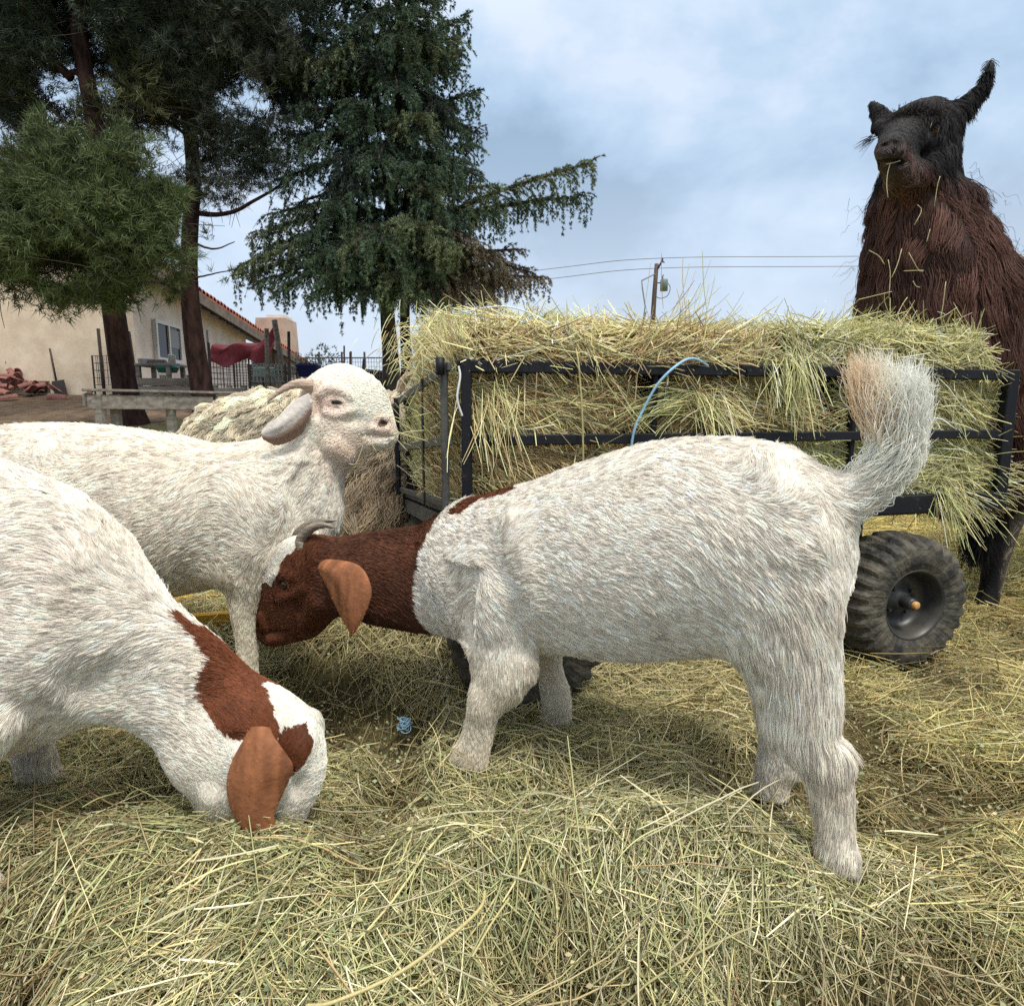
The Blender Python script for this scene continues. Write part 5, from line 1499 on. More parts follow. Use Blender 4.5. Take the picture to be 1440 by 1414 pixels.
# loose twine over the load
def rail_tw(pts, r, mat, label, name="baling_twine"):
    o = MB().tube(catmull(np.array([tuple(p) for p in pts]), 46), r, 8).build(name, mat, None, True); tag(o, label, "twine"); return o
def nr(px, py, t):  # point on the cart's upright plane at depth t
    a, b = (px - PX) / FOC, -(py - PY) / FOC
    d = Vector((a, math.cos(PITCH) + b * math.sin(PITCH), b * math.cos(PITCH) - math.sin(PITCH)))
    n = CU.cross(Vector((0, 0, 1))); o = NL + CV * t - Vector((0, 0, CAM_Z)); k = n.dot(o) / n.dot(d)
    return Vector((0, 0, CAM_Z)) + d * k
rail_tw([nr(886, 640, -.02), nr(892, 605, -.025), nr(905, 575, -.03), nr(925, 540, -.045), nr(950, 515, -.05), nr(972, 504, -.03), nr(992, 512, -.01), nr(1012, 530, .0)], .0036, BTW, "thick blue twine looping over the cart's top rail")
rail_tw([nr(792, 476, .06), nr(805, 479, .02), nr(812, 500, -.022), nr(816, 540, -.028), nr(819, 590, -.028), nr(820, 640, -.022), nr(820, 665, -.015)], .0026, YTW, "yellow twine hanging straight down over the rails")
rail_tw([nr(650, 440, .45), nr(680, 433, .42), nr(710, 431, .42), nr(740, 438, .40), nr(775, 455, .35)], .0022, mat_plain("white twine", (.62, .68, .72), .5), "pale twine arching above the bales nearest the cedars")
rail_tw([nr(648, 437, .40), nr(680, 448, .32), nr(705, 462, .2), nr(735, 452, .3), nr(765, 442, .42)], .0018, BTW, "thin blue twine sagging across the top bales")
rail_tw([nr(645, 515, -.03), nr(647, 530, -.035), nr(643, 560, -.035), nr(650, 585, -.03)], .0026, mat_plain("white cord", (.66, .68, .66), .5), "white cord end dangling from the cart's corner post")

wisp(nr(1110, 512, -.01), (.1, -.30, -.8), 170, .10, .30, "pale green wisp of hay hanging over the top rail left of the goat's tail", PG)
wisp(nr(1000, 560, .0), (.35, -.35, -.5), 110, .10, .45, "green-brown wisp poking out between the rails right of the blue loop", (.25, .2, .2, .15, .15, .05))
wisp(nr(955, 560, .01), (-.95, -.25, -.15), 110, .14, .22, "long green wisp lying across the upright beside the blue loop", (.05, .15, .3, .45, .0, .05), .25)
wisp(nr(690, 560, -.005), (.15, -.4, -.8), 70, .16, .30, "few long stems dangling beside the cart's black corner post", (.4, .2, .2, .1, .05, .05), .2)
wisp(nr(1362, 665, .06), (.9, -.45, .05), 240, .10, .45, "bristling hay end sticking out low at the right corner of the cart", PG, .35, .06)
wisp(nr(1330, 690, -.01), (.3, -.45, -.8), 150, .13, .35, "wisp of pale hay hanging over the lower beam above the right wheel", PG, .2)
wisp(nr(612, 485, .35), (-.8, -.3, -.4), 260, .055, .45, "hay bulging off the load above the mesh end of the cart", (.3, .3, .2, .05, .03, .12), .7, .07)
wisp(nr(955, 448, .5), (.25, -.1, .9), 26, .16, .45, "thin dry weed sprigs standing on the rear top bale by the utility pole", (.1, .1, .3, .3, .2, 0), -.1, .03, .0013)
wisp(nr(1080, 480, .3), (.1, -.1, .9), 60, .09, .6, "short dry sprigs standing where the two top bales meet", PG, .0, .03, .001)
wisp(nr(1180, 482, .2), (.0, -.2, .7), 200, .05, .5, "golden tuft standing up on the right top bale", (.45, .2, .05, .02, .18, .1), .5, .05, .0011)
# ------------------------------------------------------------------ goat with brown head (grazing in the middle)
def goat_brown_head():
    A = Animal((0.26, 1.205), math.atan2(0.521, -0.853), 0.0045)
    N = [(655, 712, 665, 900, .095, .0), (604, 737, 612, 890, .076, .01), (560, 743, 572, 882, .068, .04), (512, 750, 522, 872, .060, .085), (470, 757, 478, 862, .056, .12)]
    A.loft([(1112, 700, 1108, 800, .06), (1100, 652, 1098, 870, .105), (1050, 620, 1066, 905, .15), (960, 617, 965, 916, .160), (860, 643, 868, 922, .160), (780, 671, 788, 914, .142), (715, 690, 722, 915, .12), (676, 700, 682, 905, .09)], .05, (-1, .0165), 5)
    A.loft(N, .05, (-1, .016), 4)
    h = .13
    A.loft([(438, 756, 480, 838, .046, h), (402, 763, 470, 866, .050, h), (372, 790, 450, 884, .043, h), (360, 828, 424, 892, .031, h), (358, 860, 406, 898, .029, h), (362, 880, 396, 902, .025, h)], .03, (-1, .007), 5)
    A.mid = h
    # shoulder and thigh muscles, both sides
    for sg in (1, -1):
        A.chain([A.px(690, 800, 0) + [0, sg * .085, 0], A.px(715, 870, 0) + [0, sg * .085, 0]], [.085, .06], [.05, .045], .05, (-1, .016), hint=[[1, 0, 0]] * 2)
        A.chain([A.px(1088, 760, 0) + [0, sg * .065, 0], A.px(1090, 870, 0) + [0, sg * .07, 0]], [.078, .074], [.07, .06], .05, (1, .018), hint=[[1, 0, 0]] * 2)
    A.loft([(660, 840, 768, 850, .05, .085), (662, 895, 752, 905, .046, .10), (664, 942, 744, 952, .036, .115), (664, 968, 716, 985, .029, .12), (660, 1000, 698, 1005, .026, .125), (650, 1040, 689, 1045, .021, .128), (636, 1068, 683, 1072, .023, .13), (622, 1094, 664, 1104, .025, .13)], .03, (1, (.016, .009)))
    A.loft([(757, 880, 800, 890, .035, -.09), (757, 925, 788, 930, .028, -.105), (760, 962, 797, 968, .026, -.12), (764, 990, 803, 995, .023, -.12), (758, 1022, 800, 1030, .024, -.12)], .03, (1, .006))
    A.loft([(1020, 850, 1176, 810, .066, .07), (1040, 925, 1178, 905, .058, .07), (1064, 985, 1180, 970, .046, .072), (1072, 1015, 1180, 1020, .040, .074), (1096, 1048, 1186, 1046, .034, .075), (1124, 1082, 1196, 1076, .030, .075), (1138, 1120, 1198, 1110, .023, .075), (1150, 1165, 1199, 1160, .020, .075), (1148, 1200, 1204, 1195, .024, .075), (1148, 1225, 1204, 1225, .024, .075), (1152, 1250, 1198, 1255, .027, .075)], .03, (1, (.020, .013)))
    A.loft([(1055, 930, 1140, 940, .05, -.05), (1060, 990, 1128, 1000, .042, -.07), (1068, 1040, 1118, 1040, .03, -.08), (1063, 1085, 1113, 1085, .028, -.08), (1060, 1110, 1108, 1110, .027, -.08), (1062, 1140, 1104, 1142, .026, -.08)], .03, (1, .009))
    # tail, carried high
    TB = [A.px(1150, 705), A.px(1196, 698), A.px(1232, 668), A.px(1251, 644), A.px(1256, 620), A.px(1254, 602), A.px(1248, 590)]
    A.chain(TB, [.045, .038, .028, .020, .014, .010, .005], None, .03, (1, .022))
    for x_, y_, yo_ in ((1176, 1245, .075), (643, 1096, .128), (1083, 1136, -.08), (779, 1024, -.12)):
        q = A.px(x_, y_, yo_); A.cut([q[0] + .02, q[1], .012], (.022, .003, .028), .004)
    # joints, hip and shoulder bones
    for x_, y_, yo_, r_ in ((1184, 1066, .075, .017), (680, 985, .128, .026), (1188, 1210, .075, .014), (742, 940, .112, .019), (782, 978, -.12, .022), (1108, 1072, -.08, .022)):
        A.chain([A.px(x_, y_ - 6, yo_), A.px(x_, y_ + 6, yo_)], [r_, r_], None, .02, (1, .010), hint=[[1, 0, 0]] * 2)
    A.field()
    for sd in (1, -1):
        A.mid = 0.0
        for (P2, rr2, ps2) in ((((1075, 668), (1092, 690)), (.030, .024), .012), (((722, 742), (735, 800), (752, 848)), (.020, .026, .018), .012), (((1105, 720), (1118, 770)), (.028, .026), .016), (((700, 838), (690, 872)), (.026, .022), .010)):
            A.chain([(lambda q: q + [0, -np.sign(q[1]) * ps2 * 1.55, 0])(A.hit(x_, y_, sd)) for x_, y_ in P2], rr2, None, .045, (-1, .018), hint=[[0, 1, 0]] * len(P2))
        for x_, y_, rx_, ry_, rz_ in ((640, 850, .02, .008, .05),):
            (lambda q: A.cut(q + [0, np.sign(q[1]) * ry_ * .75, 0], (rx_ * 1.2, ry_, rz_ * 1.2), .06))(A.hit(x_, y_, sd))
    A.mid = h; A.field()
    # details snapped onto the skin: jaw, cheekbone, brow, muzzle; both cheeks
    H = A.hit; hs = h + .05
    det = []
    for sd in (1, -1):
        det.append(([H(446, 846, sd), H(430, 876, sd)], [.020, .014], -.003, .018)); det.append(([H(384, 842, sd), H(404, 838, sd), H(430, 826, sd)], [.005, .008, .006], -.0005, .010))
        det.append(([H(380, 812, sd), H(394, 806, sd), H(412, 811, sd)], [.007, .0105, .006], -.0, .010)); det.append(([H(367, 866, sd), H(372, 882, sd)], [.009, .009], .0, .008))
        det.append(([H(380, 899, sd), H(398, 897, sd)], [.008, .008], -.001, .006))
    nost, nost2 = A.hit(365, 878), A.hit(365, 878, -1); A_eye = A.hit(397, 823)
    eyes = eyelids(A, 397, 823, 9, 4.6, -.1)
    hol = [(A.hit(388, 852, sd), (.010, .009, .022), .012) for sd in (1, -1)] + [(A.hit(365, 878, sd), (.006, .009, .0105), .003) for sd in (1, -1)]
    hol += [(A.hit(367 + i * 5, 891 - i * 1.2 + .07 * i * i, sd), (.0095, .007, .0030), .0025) for i in range(9) for sd in (1, -1)]
    hol += [(A.hit(416 + i * 3, 850 + i * 5, sd), (.008, .009, .016), .012) for i in range(2) for sd in (1, -1)]
    for P_, r_, psh, k_ in det: A.chain([p_ + (np.array([0, np.sign(p_[1] - h) * psh, 0])) for p_ in P_], r_, None, k_, (-1, .006), hint=[[0, 1, 0]] * len(P_))
    for p_, r_, k_ in hol: A.cut(p_, r_, k_)
    # ear
    e = h + .062
    C = np.array([A.px(446, 796, e - .02), A.px(468, 808, e), A.px(484, 838, e + .008), A.px(491, 868, e + .008), A.px(495, 889, e + .004)])
    W = np.array([A.px(458, 776, e) - A.px(440, 812, e), A.px(494, 787, e) - A.px(441, 824, e), A.px(507, 828, e) - A.px(456, 846, e), A.px(508, 862, e) - A.px(474, 872, e), A.px(500, 888, e) - A.px(489, 890, e)])
    A.ear(C, W, np.linalg.norm(W, axis=1) / 2 * [.6, .85, 1, 1, .8], cup=-.38, th=.003)
    Cf = C * [1, -1, 1] + [0, 2 * h, 0]; A.ear(Cf, W * [1, -1, 1], np.linalg.norm(W, axis=1) / 2, cup=-.22, th=.0035)
    B1 = np.array([(x, y) for x, y in [(300, 700), (560, 700), (598, 742), (584, 790), (578, 830), (577, 870), (572, 920), (300, 940)]])
    B2 = np.array([(x, y) for x, y in [(628, 722), (640, 690), (690, 670), (722, 688), (700, 697), (668, 706), (640, 722)]])
    BL = np.array([(x, y) for x, y in [(340, 815), (350, 740), (425, 740), (427, 764), (408, 778), (396, 790), (388, 806), (380, 824), (370, 818)]])
    hoofz = .034
    A.midf = lambda q: h * np.clip((q[:, 0] - .36) / .25, 0, 1)
    def colf(P, er):
        q = A.proj(P, 1) + np.stack([fbm(P * 60, 3), fbm(P * 60, 4)], 1) * 4
        c = np.tile(WHITE, (len(P), 1)); n = fbm(P * 14, 9)[:, None]
        c = c * (1 + .06 * n)
        yel = np.clip((.34 - P[:, 2]) / .15, 0, 1)[:, None] * .35 * (P[:, [0]] > -.2)
        c = soil(c * (1 - yel) + CREAM * yel, P)
        b = inpoly(q, B1)
        bc = BROWN * (1 + .45 * fbm(P * 22, 12)[:, None])
        facem = np.clip((P[:, 0] - A.px(470, 830, h)[0]) / .02, 0, 1)[:, None]
        bc = bc * (1 - facem * .5) + lerp(BROWN, RUST, .7) * facem * .5
        c[b] = bc[b]
        b2 = inpoly(q, B2) & (P[:, 2] > .5); c[b2] = RUST * .7
        bl = inpoly(q, BL) & (P[:, 0] > A.px(440, 780, h)[0]); c[bl] = WHITE * .97
        tp = A.px(1242, 575); d = np.linalg.norm(P - tp, axis=1); tm = np.clip((.06 - d) / .04, 0, 1)[:, None]
        c = c * (1 - tm) + np.array([.5, .32, .18]) * tm
        nd = np.minimum(np.linalg.norm(P - nost, axis=1), np.linalg.norm(P - nost2, axis=1)); c[nd < .011] = [.02, .012, .01]
        ed = np.linalg.norm(P - A_eye, axis=1)[:, None]; em = np.clip(1 - (ed - .010) / .012, 0, 1) * .75; c = c * (1 - em) + np.array([.035, .016, .010]) * em
        c[er] = (EARB * 1.12 * (1 + .55 * fbm(P * [70, 40, 9], 2, 2)[:, None] - .25 * (fbm(P * [25, 25, 5], 6) > .25)[:, None]))[er]
        hf = P[:, 2] < hoofz; c[hf] = [.075, .055, .042]
        return c
    def lenf(P):
        r = np.ones(len(P))
        rear = np.clip((-.22 - P[:, 0]) / .08, 0, 1) * (P[:, 2] < .5); r += rear * .5
        tb = np.linalg.norm(P - A.px(1205, 700), axis=1); r += np.clip(.08 - tb, 0, 1) * 6
        return r
    root, body = A.build("goat", "white goat with brown head and upright fluffy tail eating from the hay heap", "goat", colf, SKIN_MAT, 340000, FUR_MAT, group="white and brown goats around the hay cart", lenf=lenf, clump=.012, rad=.00058, visible=lambda c: np.where(c[:, 0] > .52, 4.0, np.where(c[:, 0] > .40, 1.8, 1.0)))
    n = 8500; t0 = RNG.random(n) ** .7; Q = catmull(np.array(TB), 200); T = unit(np.gradient(Q, axis=0)); k = (t0 * 199).astype(int)
    grp = RNG.integers(0, 260, n); gr = RNG.normal(size=(260, 3)); rd = unit(gr[grp] + RNG.normal(size=(n, 3)) * .16); rd = unit(rd - T[k] * (rd * T[k]).sum(1, keepdims=True))
    L = (.022 + .046 * t0 ** .6 * (.35 + .8 * RNG.random(n))); out = .95 - .25 * t0
    back = np.array([-1.0, 0, .1]); d0 = unit(T[k] * .75 + rd * out[:, None] * .30 + back * .20)
    fan = np.clip(RNG.random(260) * 1.45 - .6, -.6, .8)[grp]; late = np.clip((t0 - .45) * 4, 0, 1)[:, None]
    fd = unit(np.stack([fan, RNG.normal(size=n) * .25, np.full(n, .95)], 1) + RNG.normal(size=(n, 3)) * .08)
    d0 = unit(d0 * (1 - late) + fd * late); L = L * (1 + .25 * late[:, 0] * (fan > .2)); Tl = T[k] * (1 - late) + fd * late
    tt = np.linspace(0, 1, 7)[None, :, None]
    S = Q[k][:, None] + rd[:, None] * .012 + L[:, None, None] * (d0[:, None] * tt + (Tl * .25 + np.array([-.03, 0, .10]))[:, None] * tt ** 2)
    S += RNG.normal(size=(n, 1, 3)) * .006 * tt + gr[grp][:, None] * .010 * np.sin(tt * 4)
    tan = np.clip((fan[:, None] - .1) * 2.5, 0, 1) * late * (.25 + .7 * RNG.random(260)[grp][:, None])
    tc = (WHITE * 1.25) * (1 - tan) + np.array([.72, .50, .26]) * tan
    hair("tail_hair", S, np.full(n, .0007), FUR_MAT, root, {"col": np.clip(tc, 0, .93) * (.84 + .2 * RNG.random(260)[grp][:, None])}, .3)
    for p_, n_ in eyes: eye(root, p_, n_, .011)
    horn(root, [A.px(428, 772, h + .02), A.px(424, 758, h + .022), A.px(436, 744, h + .022), A.px(452, 738, h + .022), A.px(473, 742, h + .022)], .0175, .006, HORN_MAT, A)
    horn(root, [A.px(422, 766, h - .02), A.px(418, 752, h - .02), A.px(434, 737, h - .02), A.px(452, 733, h - .02), A.px(475, 732, h - .02)], .0155, .005, HORN_MAT, A)
    return A
GA = goat_brown_head()
# ------------------------------------------------------------------ all-white goat, head up, chewing hay
def goat_white():
    A = Animal((-0.85, 1.68), 0.0, 0.005)
    A.loft([(-42, 640, -42, 790, .06), (0, 608, 0, 822, .125), (60, 597, 50, 832, .16), (130, 597, 130, 838, .185), (220, 608, 220, 836, .185), (300, 624, 300, 822, .165), (368, 620, 370, 812, .14), (402, 612, 412, 786, .115), (425, 620, 432, 752, .080)], .05, (-1, .016), 5)
    A.loft([(360, 640, 432, 742, .09), (388, 620, 452, 708, .076), (410, 592, 470, 680, .064), (430, 562, 486, 652, .056)], .05, (-1, .013), 4)
    A.loft([(447, 526, 455, 640, .054), (470, 511, 482, 652, .062), (495, 521, 502, 650, .054), (517, 549, 518, 645, .043), (534, 576, 532, 637, .036), (543, 594, 543, 628, .031)], .035, (-1, .0042), 4)
    for sg in (1, -1):
        A.chain([A.px(375, 700) + [0, sg * .09, 0], A.px(352, 790) + [0, sg * .10, 0]], [.09, .07], [.06, .05], .05, (-1, .015), hint=[[1, 0, 0]] * 2)
        A.chain([A.px(20, 720) + [0, sg * .09, 0], A.px(20, 820) + [0, sg * .09, 0]], [.12, .09], [.08, .06], .05, (1, .016), hint=[[1, 0, 0]] * 2)
    A.loft([(318, 790, 400, 775, .055, -.10), (320, 822, 382, 815, .043, -.10), (323, 855, 366, 853, .033, -.10), (331, 892, 362, 890, .027, -.10), (334, 930, 362, 930, .024, -.10), (334, 972, 364, 972, .026, -.10), (332, 1000, 368, 1000, .027, -.10)], .03, (1, .011))
    A.loft([(395, 790, 455, 780, .05, .11), (400, 830, 445, 830, .04, .11), (405, 880, 440, 880, .028, .11), (408, 930, 436, 930, .025, .11), (406, 972, 440, 972, .026, .11)], .03, (1, .011))
    for yo in (-.10, .10):
        A.loft([(-45, 800, 55, 800, .06, yo), (-40, 850, 30, 860, .045, yo), (-35, 890, 10, 895, .032, yo), (-28, 940, 6, 940, .026, yo), (-28, 990, 8, 990, .027, yo)], .03, (1, .011))
    A.chain([A.px(-30, 620), A.px(-70, 600), A.px(-95, 625)], [.03, .022, .012], None, .03, (1, .05))
    A.mid = 0.0; A.field(); H = A.hit
    for sd in (1, -1):
        for (P2, rr2, ps2) in ((((390, 660), (372, 720), (356, 770)), (.022, .030, .022), .014), (((70, 640), (50, 700)), (.03, .03), .014)):
            A.chain([(lambda q: q + [0, -np.sign(q[1]) * ps2 * 1.5, 0])(H(x_, y_, sd)) for x_, y_ in P2], rr2, None, .045, (-1, .015), hint=[[0, 1, 0]] * len(P2))
        for x_, y_, rx_, ry_, rz_ in ((430, 700, .02, .012, .05),): (lambda q: A.cut(q + [0, np.sign(q[1]) * ry_ * .7, 0], (rx_ * 1.2, ry_, rz_ * 1.2), .06))(H(x_, y_, sd))
    A.field()
    det = []; hol = []
    for sd in (1, -1):
        det.append(([H(452, 554, sd), H(464, 546, sd), H(480, 549, sd), H(492, 558, sd)], [.008, .0125, .011, .006], .0, .012))
        det.append(([H(458, 580, sd), H(474, 583, sd), H(492, 579, sd)], [.006, .008, .006], -.001, .012))
        det.append(([H(470, 628, sd), H(486, 640, sd)], [.022, .018], -.004, .02)); det.append(([H(524, 602, sd), H(544, 604, sd)], [.009, .009], .0, .008))
        det.append(([H(520, 622, sd), H(540, 622, sd)], [.009, .010], -.001, .008)); det.append(([H(534, 588, sd), H(546, 586, sd)], [.006, .006], .0, .007))
        hol += [(H(541, 595, sd), (.011, .010, .0065), .003), (H(537, 591, sd), (.007, .010, .005), .003), (H(500, 590, sd), (.028, .008, .012), .014), (H(447, 575, sd), (.008, .010, .024), .012)]
        hol += [(H(511 + i * 5.0, 612.0 - 1.2 * math.sin(i * .6), sd), (.0068, .009, .0030), .003) for i in range(9)]
    eyes = eyelids(A, 473, 566, 10, 2.7, .10, r=.0050, ball=.0125)
    for P_, r_, psh, k_ in det: A.chain([p_ + (np.array([0, np.sign(p_[1]) * psh, 0])) for p_ in P_], r_, None, k_, (-1, .006), hint=[[0, 1, 0]] * len(P_))
    for p_, r_, k_ in hol: A.cut(p_, r_, k_)
    # folds of skin under the jaw and on the neck
    for x0, y0, x1, y1, r_ in ((462, 655, 446, 712, .006), (446, 640, 424, 700, .006), (432, 622, 404, 672, .005)):
        for sd in (1, -1): A.chain([H(x0, y0, sd), H((x0 + x1) / 2 + 3, (y0 + y1) / 2, sd), H(x1, y1, sd)], [r_ * .5, r_, r_ * .4], None, .016, (1, .009), hint=[[0, 1, 0]] * 3)
    # near ear and far ear
    e = -.075
    C = np.array([A.px(438, 573, e), A.px(420, 590, e - .02), A.px(400, 606, e - .035), A.px(382, 613, e - .04), A.px(369, 613, e - .04)])
    W = np.array([A.px(443, 560, e) - A.px(438, 588, e), A.px(420, 572, e) - A.px(428, 604, e), A.px(399, 594, e) - A.px(408, 622, e), A.px(380, 602, e) - A.px(386, 626, e), A.px(368, 608, e) - A.px(370, 618, e)])
    hw = np.linalg.norm(W, axis=1) / 2
    Wt = unit(W) + [0, -.45, 0]
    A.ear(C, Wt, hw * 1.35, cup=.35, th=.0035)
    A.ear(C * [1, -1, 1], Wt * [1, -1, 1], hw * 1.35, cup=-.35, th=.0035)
    CE = catmull(C, 30)
    def colf(P, er):
        c = np.tile(WHITE * [1, .985, .955], (len(P), 1)) * (1 + .05 * fbm(P * 14, 9)[:, None])
        lowm = np.clip((.45 - P[:, 2]) / .2, 0, 1)[:, None] * .3
        c = soil(c * (1 - lowm) + CREAM * lowm, P, .8)
        for m, r, cc in [(A.px(495, 635), .10, [.56, .42, .32]), (A.px(542, 600), .045, [.60, .44, .36]), (A.px(470, 566), .07, [.58, .40, .33]), (A.px(436, 560), .05, [.55, .38, .30])]:
            d = np.linalg.norm((P - m)[:, [0, 2]], axis=1); t = np.clip(1 - d / r, 0, 1)[:, None] * .75; c = c * (1 - t) + np.array(cc) * t
        nz = np.linalg.norm((P - A.px(542, 595))[:, [0, 2]] / [1, .8], axis=1) < .011; c[nz & (np.abs(P[:, 1]) < .045)] = [.16, .10, .07]
        sp = vnoise(P * 85, 31) > .93; c[sp & (P[:, 0] < .1) & (P[:, 2] > .5)] = [.22, .2, .16]
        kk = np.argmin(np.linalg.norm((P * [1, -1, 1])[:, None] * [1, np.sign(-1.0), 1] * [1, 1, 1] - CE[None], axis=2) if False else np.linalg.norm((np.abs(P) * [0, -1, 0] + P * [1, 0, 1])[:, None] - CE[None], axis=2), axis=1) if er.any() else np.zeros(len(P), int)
        lowr = np.clip((CE[kk][:, 2] + .004 - P[:, 2]) / .006, 0, 1)[:, None]  # lower half browner: inner-ear skin tone, with the underside's shade painted in
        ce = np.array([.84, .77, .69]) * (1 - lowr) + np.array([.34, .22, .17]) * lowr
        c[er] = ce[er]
        ed = np.minimum(*[np.linalg.norm(P - e_[0], axis=1) for e_ in eyes])[:, None]; em = np.clip(1 - (ed - .013) / .008, 0, 1) * .8; c = c * (1 - em) + np.array([.13, .07, .055]) * em
        c[P[:, 2] < .02] = [.12, .09, .07]
        return c
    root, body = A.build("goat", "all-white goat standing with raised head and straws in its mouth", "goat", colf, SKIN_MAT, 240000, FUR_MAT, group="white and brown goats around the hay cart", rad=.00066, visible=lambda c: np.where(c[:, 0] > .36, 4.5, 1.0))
    for p_, n_ in eyes: eye(root, p_, n_, .0125)
    for sg in (-1, 1):
        H = [A.px(446, 543, 0) + [0, sg * .04, 0], A.px(428, 541, 0) + [0, sg * .055, 0], A.px(410, 549, 0) + [0, sg * .068, 0], A.px(390, 567, 0) + [0, sg * .08, 0]]
        horn(root, H if sg < 0 else [p + np.array([0, 0, -.022]) for p in H], .0165, .004, HORN_TAN, A)
    straw_bits(root, A, [(-.055, (514, 611), (508, 634), (500, 652), (491, 652)), (-.05, (522, 612), (523, 624), (530, 636)), (-.04, (548, 600), (566, 610), (588, 616), (600, 620)), (-.035, (552, 612), (575, 607), (596, 605)), (-.03, (553, 611), (562, 622), (573, 634))])
    return A
GB = goat_white()

# ------------------------------------------------------------------ goat with rust neck, muzzle down in the hay
def goat_rust_neck():
    A = Animal((-0.85, 1.05), 0.0, 0.005)
    A.loft([(-420, 660, -420, 940, .12), (-290, 612, -290, 1010, .17), (-110, 622, -110, 1060, .18), (0, 656, -10, 1052, .165), (70, 698, 50, 1038, .13), (128, 764, 96, 1006, .105)], .05, (-1, .016), 5)
    A.loft([(60, 700, 44, 1026, .11), (128, 768, 104, 1006, .10), (196, 828, 160, 1010, .080), (258, 872, 212, 1030, .066), (312, 916, 248, 1062, .058), (348, 944, 272, 1094, .055)], .05, (-1, .013), 5)
    y = -.01
    A.loft([(385, 946, 285, 1085, .058, y), (416, 970, 270, 1110, .064, y), (430, 1012, 280, 1142, .058, y), (418, 1076, 294, 1172, .048, y), (397, 1122, 310, 1198, .040, y), (376, 1158, 328, 1216, .034, y), (376, 1190, 342, 1226, .03, y)], .03, (-1, .006), 4)
    for sg in (1, -1):
        A.chain([A.px(40, 860) + [0, sg * .10, 0], A.px(-20, 1000) + [0, sg * .11, 0]], [.10, .075], [.05, .045], .05, (-1, .015), hint=[[1, 0, 0]] * 2)
    A.loft([(15, 985, 80, 980, .04, .13), (20, 1030, 72, 1028, .032, .15), (20, 1060, 75, 1056, .028, .16), (24, 1088, 84, 1085, .027, .165), (28, 1108, 94, 1110, .027, .17)], .03, (1, .01))
    A.loft([(-80, 1000, 25, 1020, .045, -.13), (-92, 1060, -10, 1070, .036, -.14), (-88, 1110, -25, 1115, .03, -.15), (-72, 1200, -18, 1205, .022, -.16), (-46, 1270, 12, 1275, .023, -.17), (-38, 1312, 18, 1312, .026, -.176)], .03, (1, .01))
    for yo in (.12, -.12):
        A.loft([(-470, 860, -330, 860, .07, yo), (-450, 1000, -370, 1000, .045, yo), (-420, 1120, -370, 1120, .03, yo), (-430, 1270, -380, 1270, .026, yo)], .03, (1, .012))
    A.mid = y; A.field(); H = A.hit
    for sd in (1, -1):
        A.chain([(lambda q: q + [0, -np.sign(q[1] - y) * .020, 0])(H(x_, y_, sd)) for x_, y_ in ((85, 800), (60, 880), (40, 950))], (.02, .028, .02), None, .045, (-1, .015), hint=[[0, 1, 0]] * 3)
        for x_, y_, rx_, ry_, rz_ in ((180, 960, .05, .010, .02),): (lambda q: A.cut(q + [0, np.sign(q[1] - y) * ry_ * .7, 0], (rx_ * 1.2, ry_, rz_ * 1.2), .06))(H(x_, y_, sd))
    A.field(); det = []; hol = []
    for sd in (1, -1):
        det.append(([H(432, 1025, sd), H(425, 1050, sd), H(418, 1075, sd)], [.010, .017, .010], -.002, .016)); det.append(([H(400, 1100, sd), H(380, 1130, sd)], [.008, .006], -.001, .012))
        det.append(([H(300, 1120, sd), H(300, 1150, sd)], [.022, .016], -.008, .02))
        hol += [(H(420, 1105, sd), (.016, .007, .020), .014), (H(335, 1040, sd), (.012, .008, .010), .012)]
    pass
    eyes = eyelids(A, 408, 1080, 9, 4.5, 1.0, r=.004, ball=.011)
    for P_, r_, psh, k_ in det: A.chain([p_ + (np.array([0, np.sign(p_[1] - y) * psh, 0])) for p_ in P_], r_, None, k_, (-1, .006), hint=[[0, 1, 0]] * len(P_))
    for p_, r_, k_ in hol: A.cut(p_, r_, k_)
    e = -.082
    C = np.array([A.px(362, 1022, e + .02), A.px(362, 1045, e), A.px(361, 1085, e - .014), A.px(354, 1125, e - .016), A.px(358, 1162, e - .014), A.px(388, 1192, e - .010)])
    W = np.array([A.px(388, 1020, e) - A.px(336, 1024, e), A.px(395, 1045, e) - A.px(326, 1045, e), A.px(406, 1082, e) - A.px(316, 1085, e), A.px(394, 1120, e) - A.px(316, 1125, e), A.px(380, 1150, e) - A.px(328, 1168, e), A.px(402, 1180, e) - A.px(362, 1196, e)])
    A.ear(C, W, np.linalg.norm(W, axis=1) / 2 * [.62, .82, 1, 1, .95, .75], cup=-.36, th=.003)
    A.ear(C * [1, -1, 1] + [0, 2 * y, 0], W * [1, -1, 1], np.linalg.norm(W, axis=1) / 2, cup=.2, th=.004)
    NB = np.array([(px_, py_) for px_, py_ in [(205, 800), (300, 850), (366, 925), (372, 962), (384, 992), (394, 1030), (388, 1044), (330, 1040), (306, 1030), (290, 1002), (280, 965), (294, 925), (262, 880), (236, 858)]])
    EB = np.array([(px_, py_) for px_, py_ in [(392, 1030), (412, 1022), (430, 1018), (440, 1040), (436, 1066), (420, 1084), (402, 1092), (388, 1070)]])
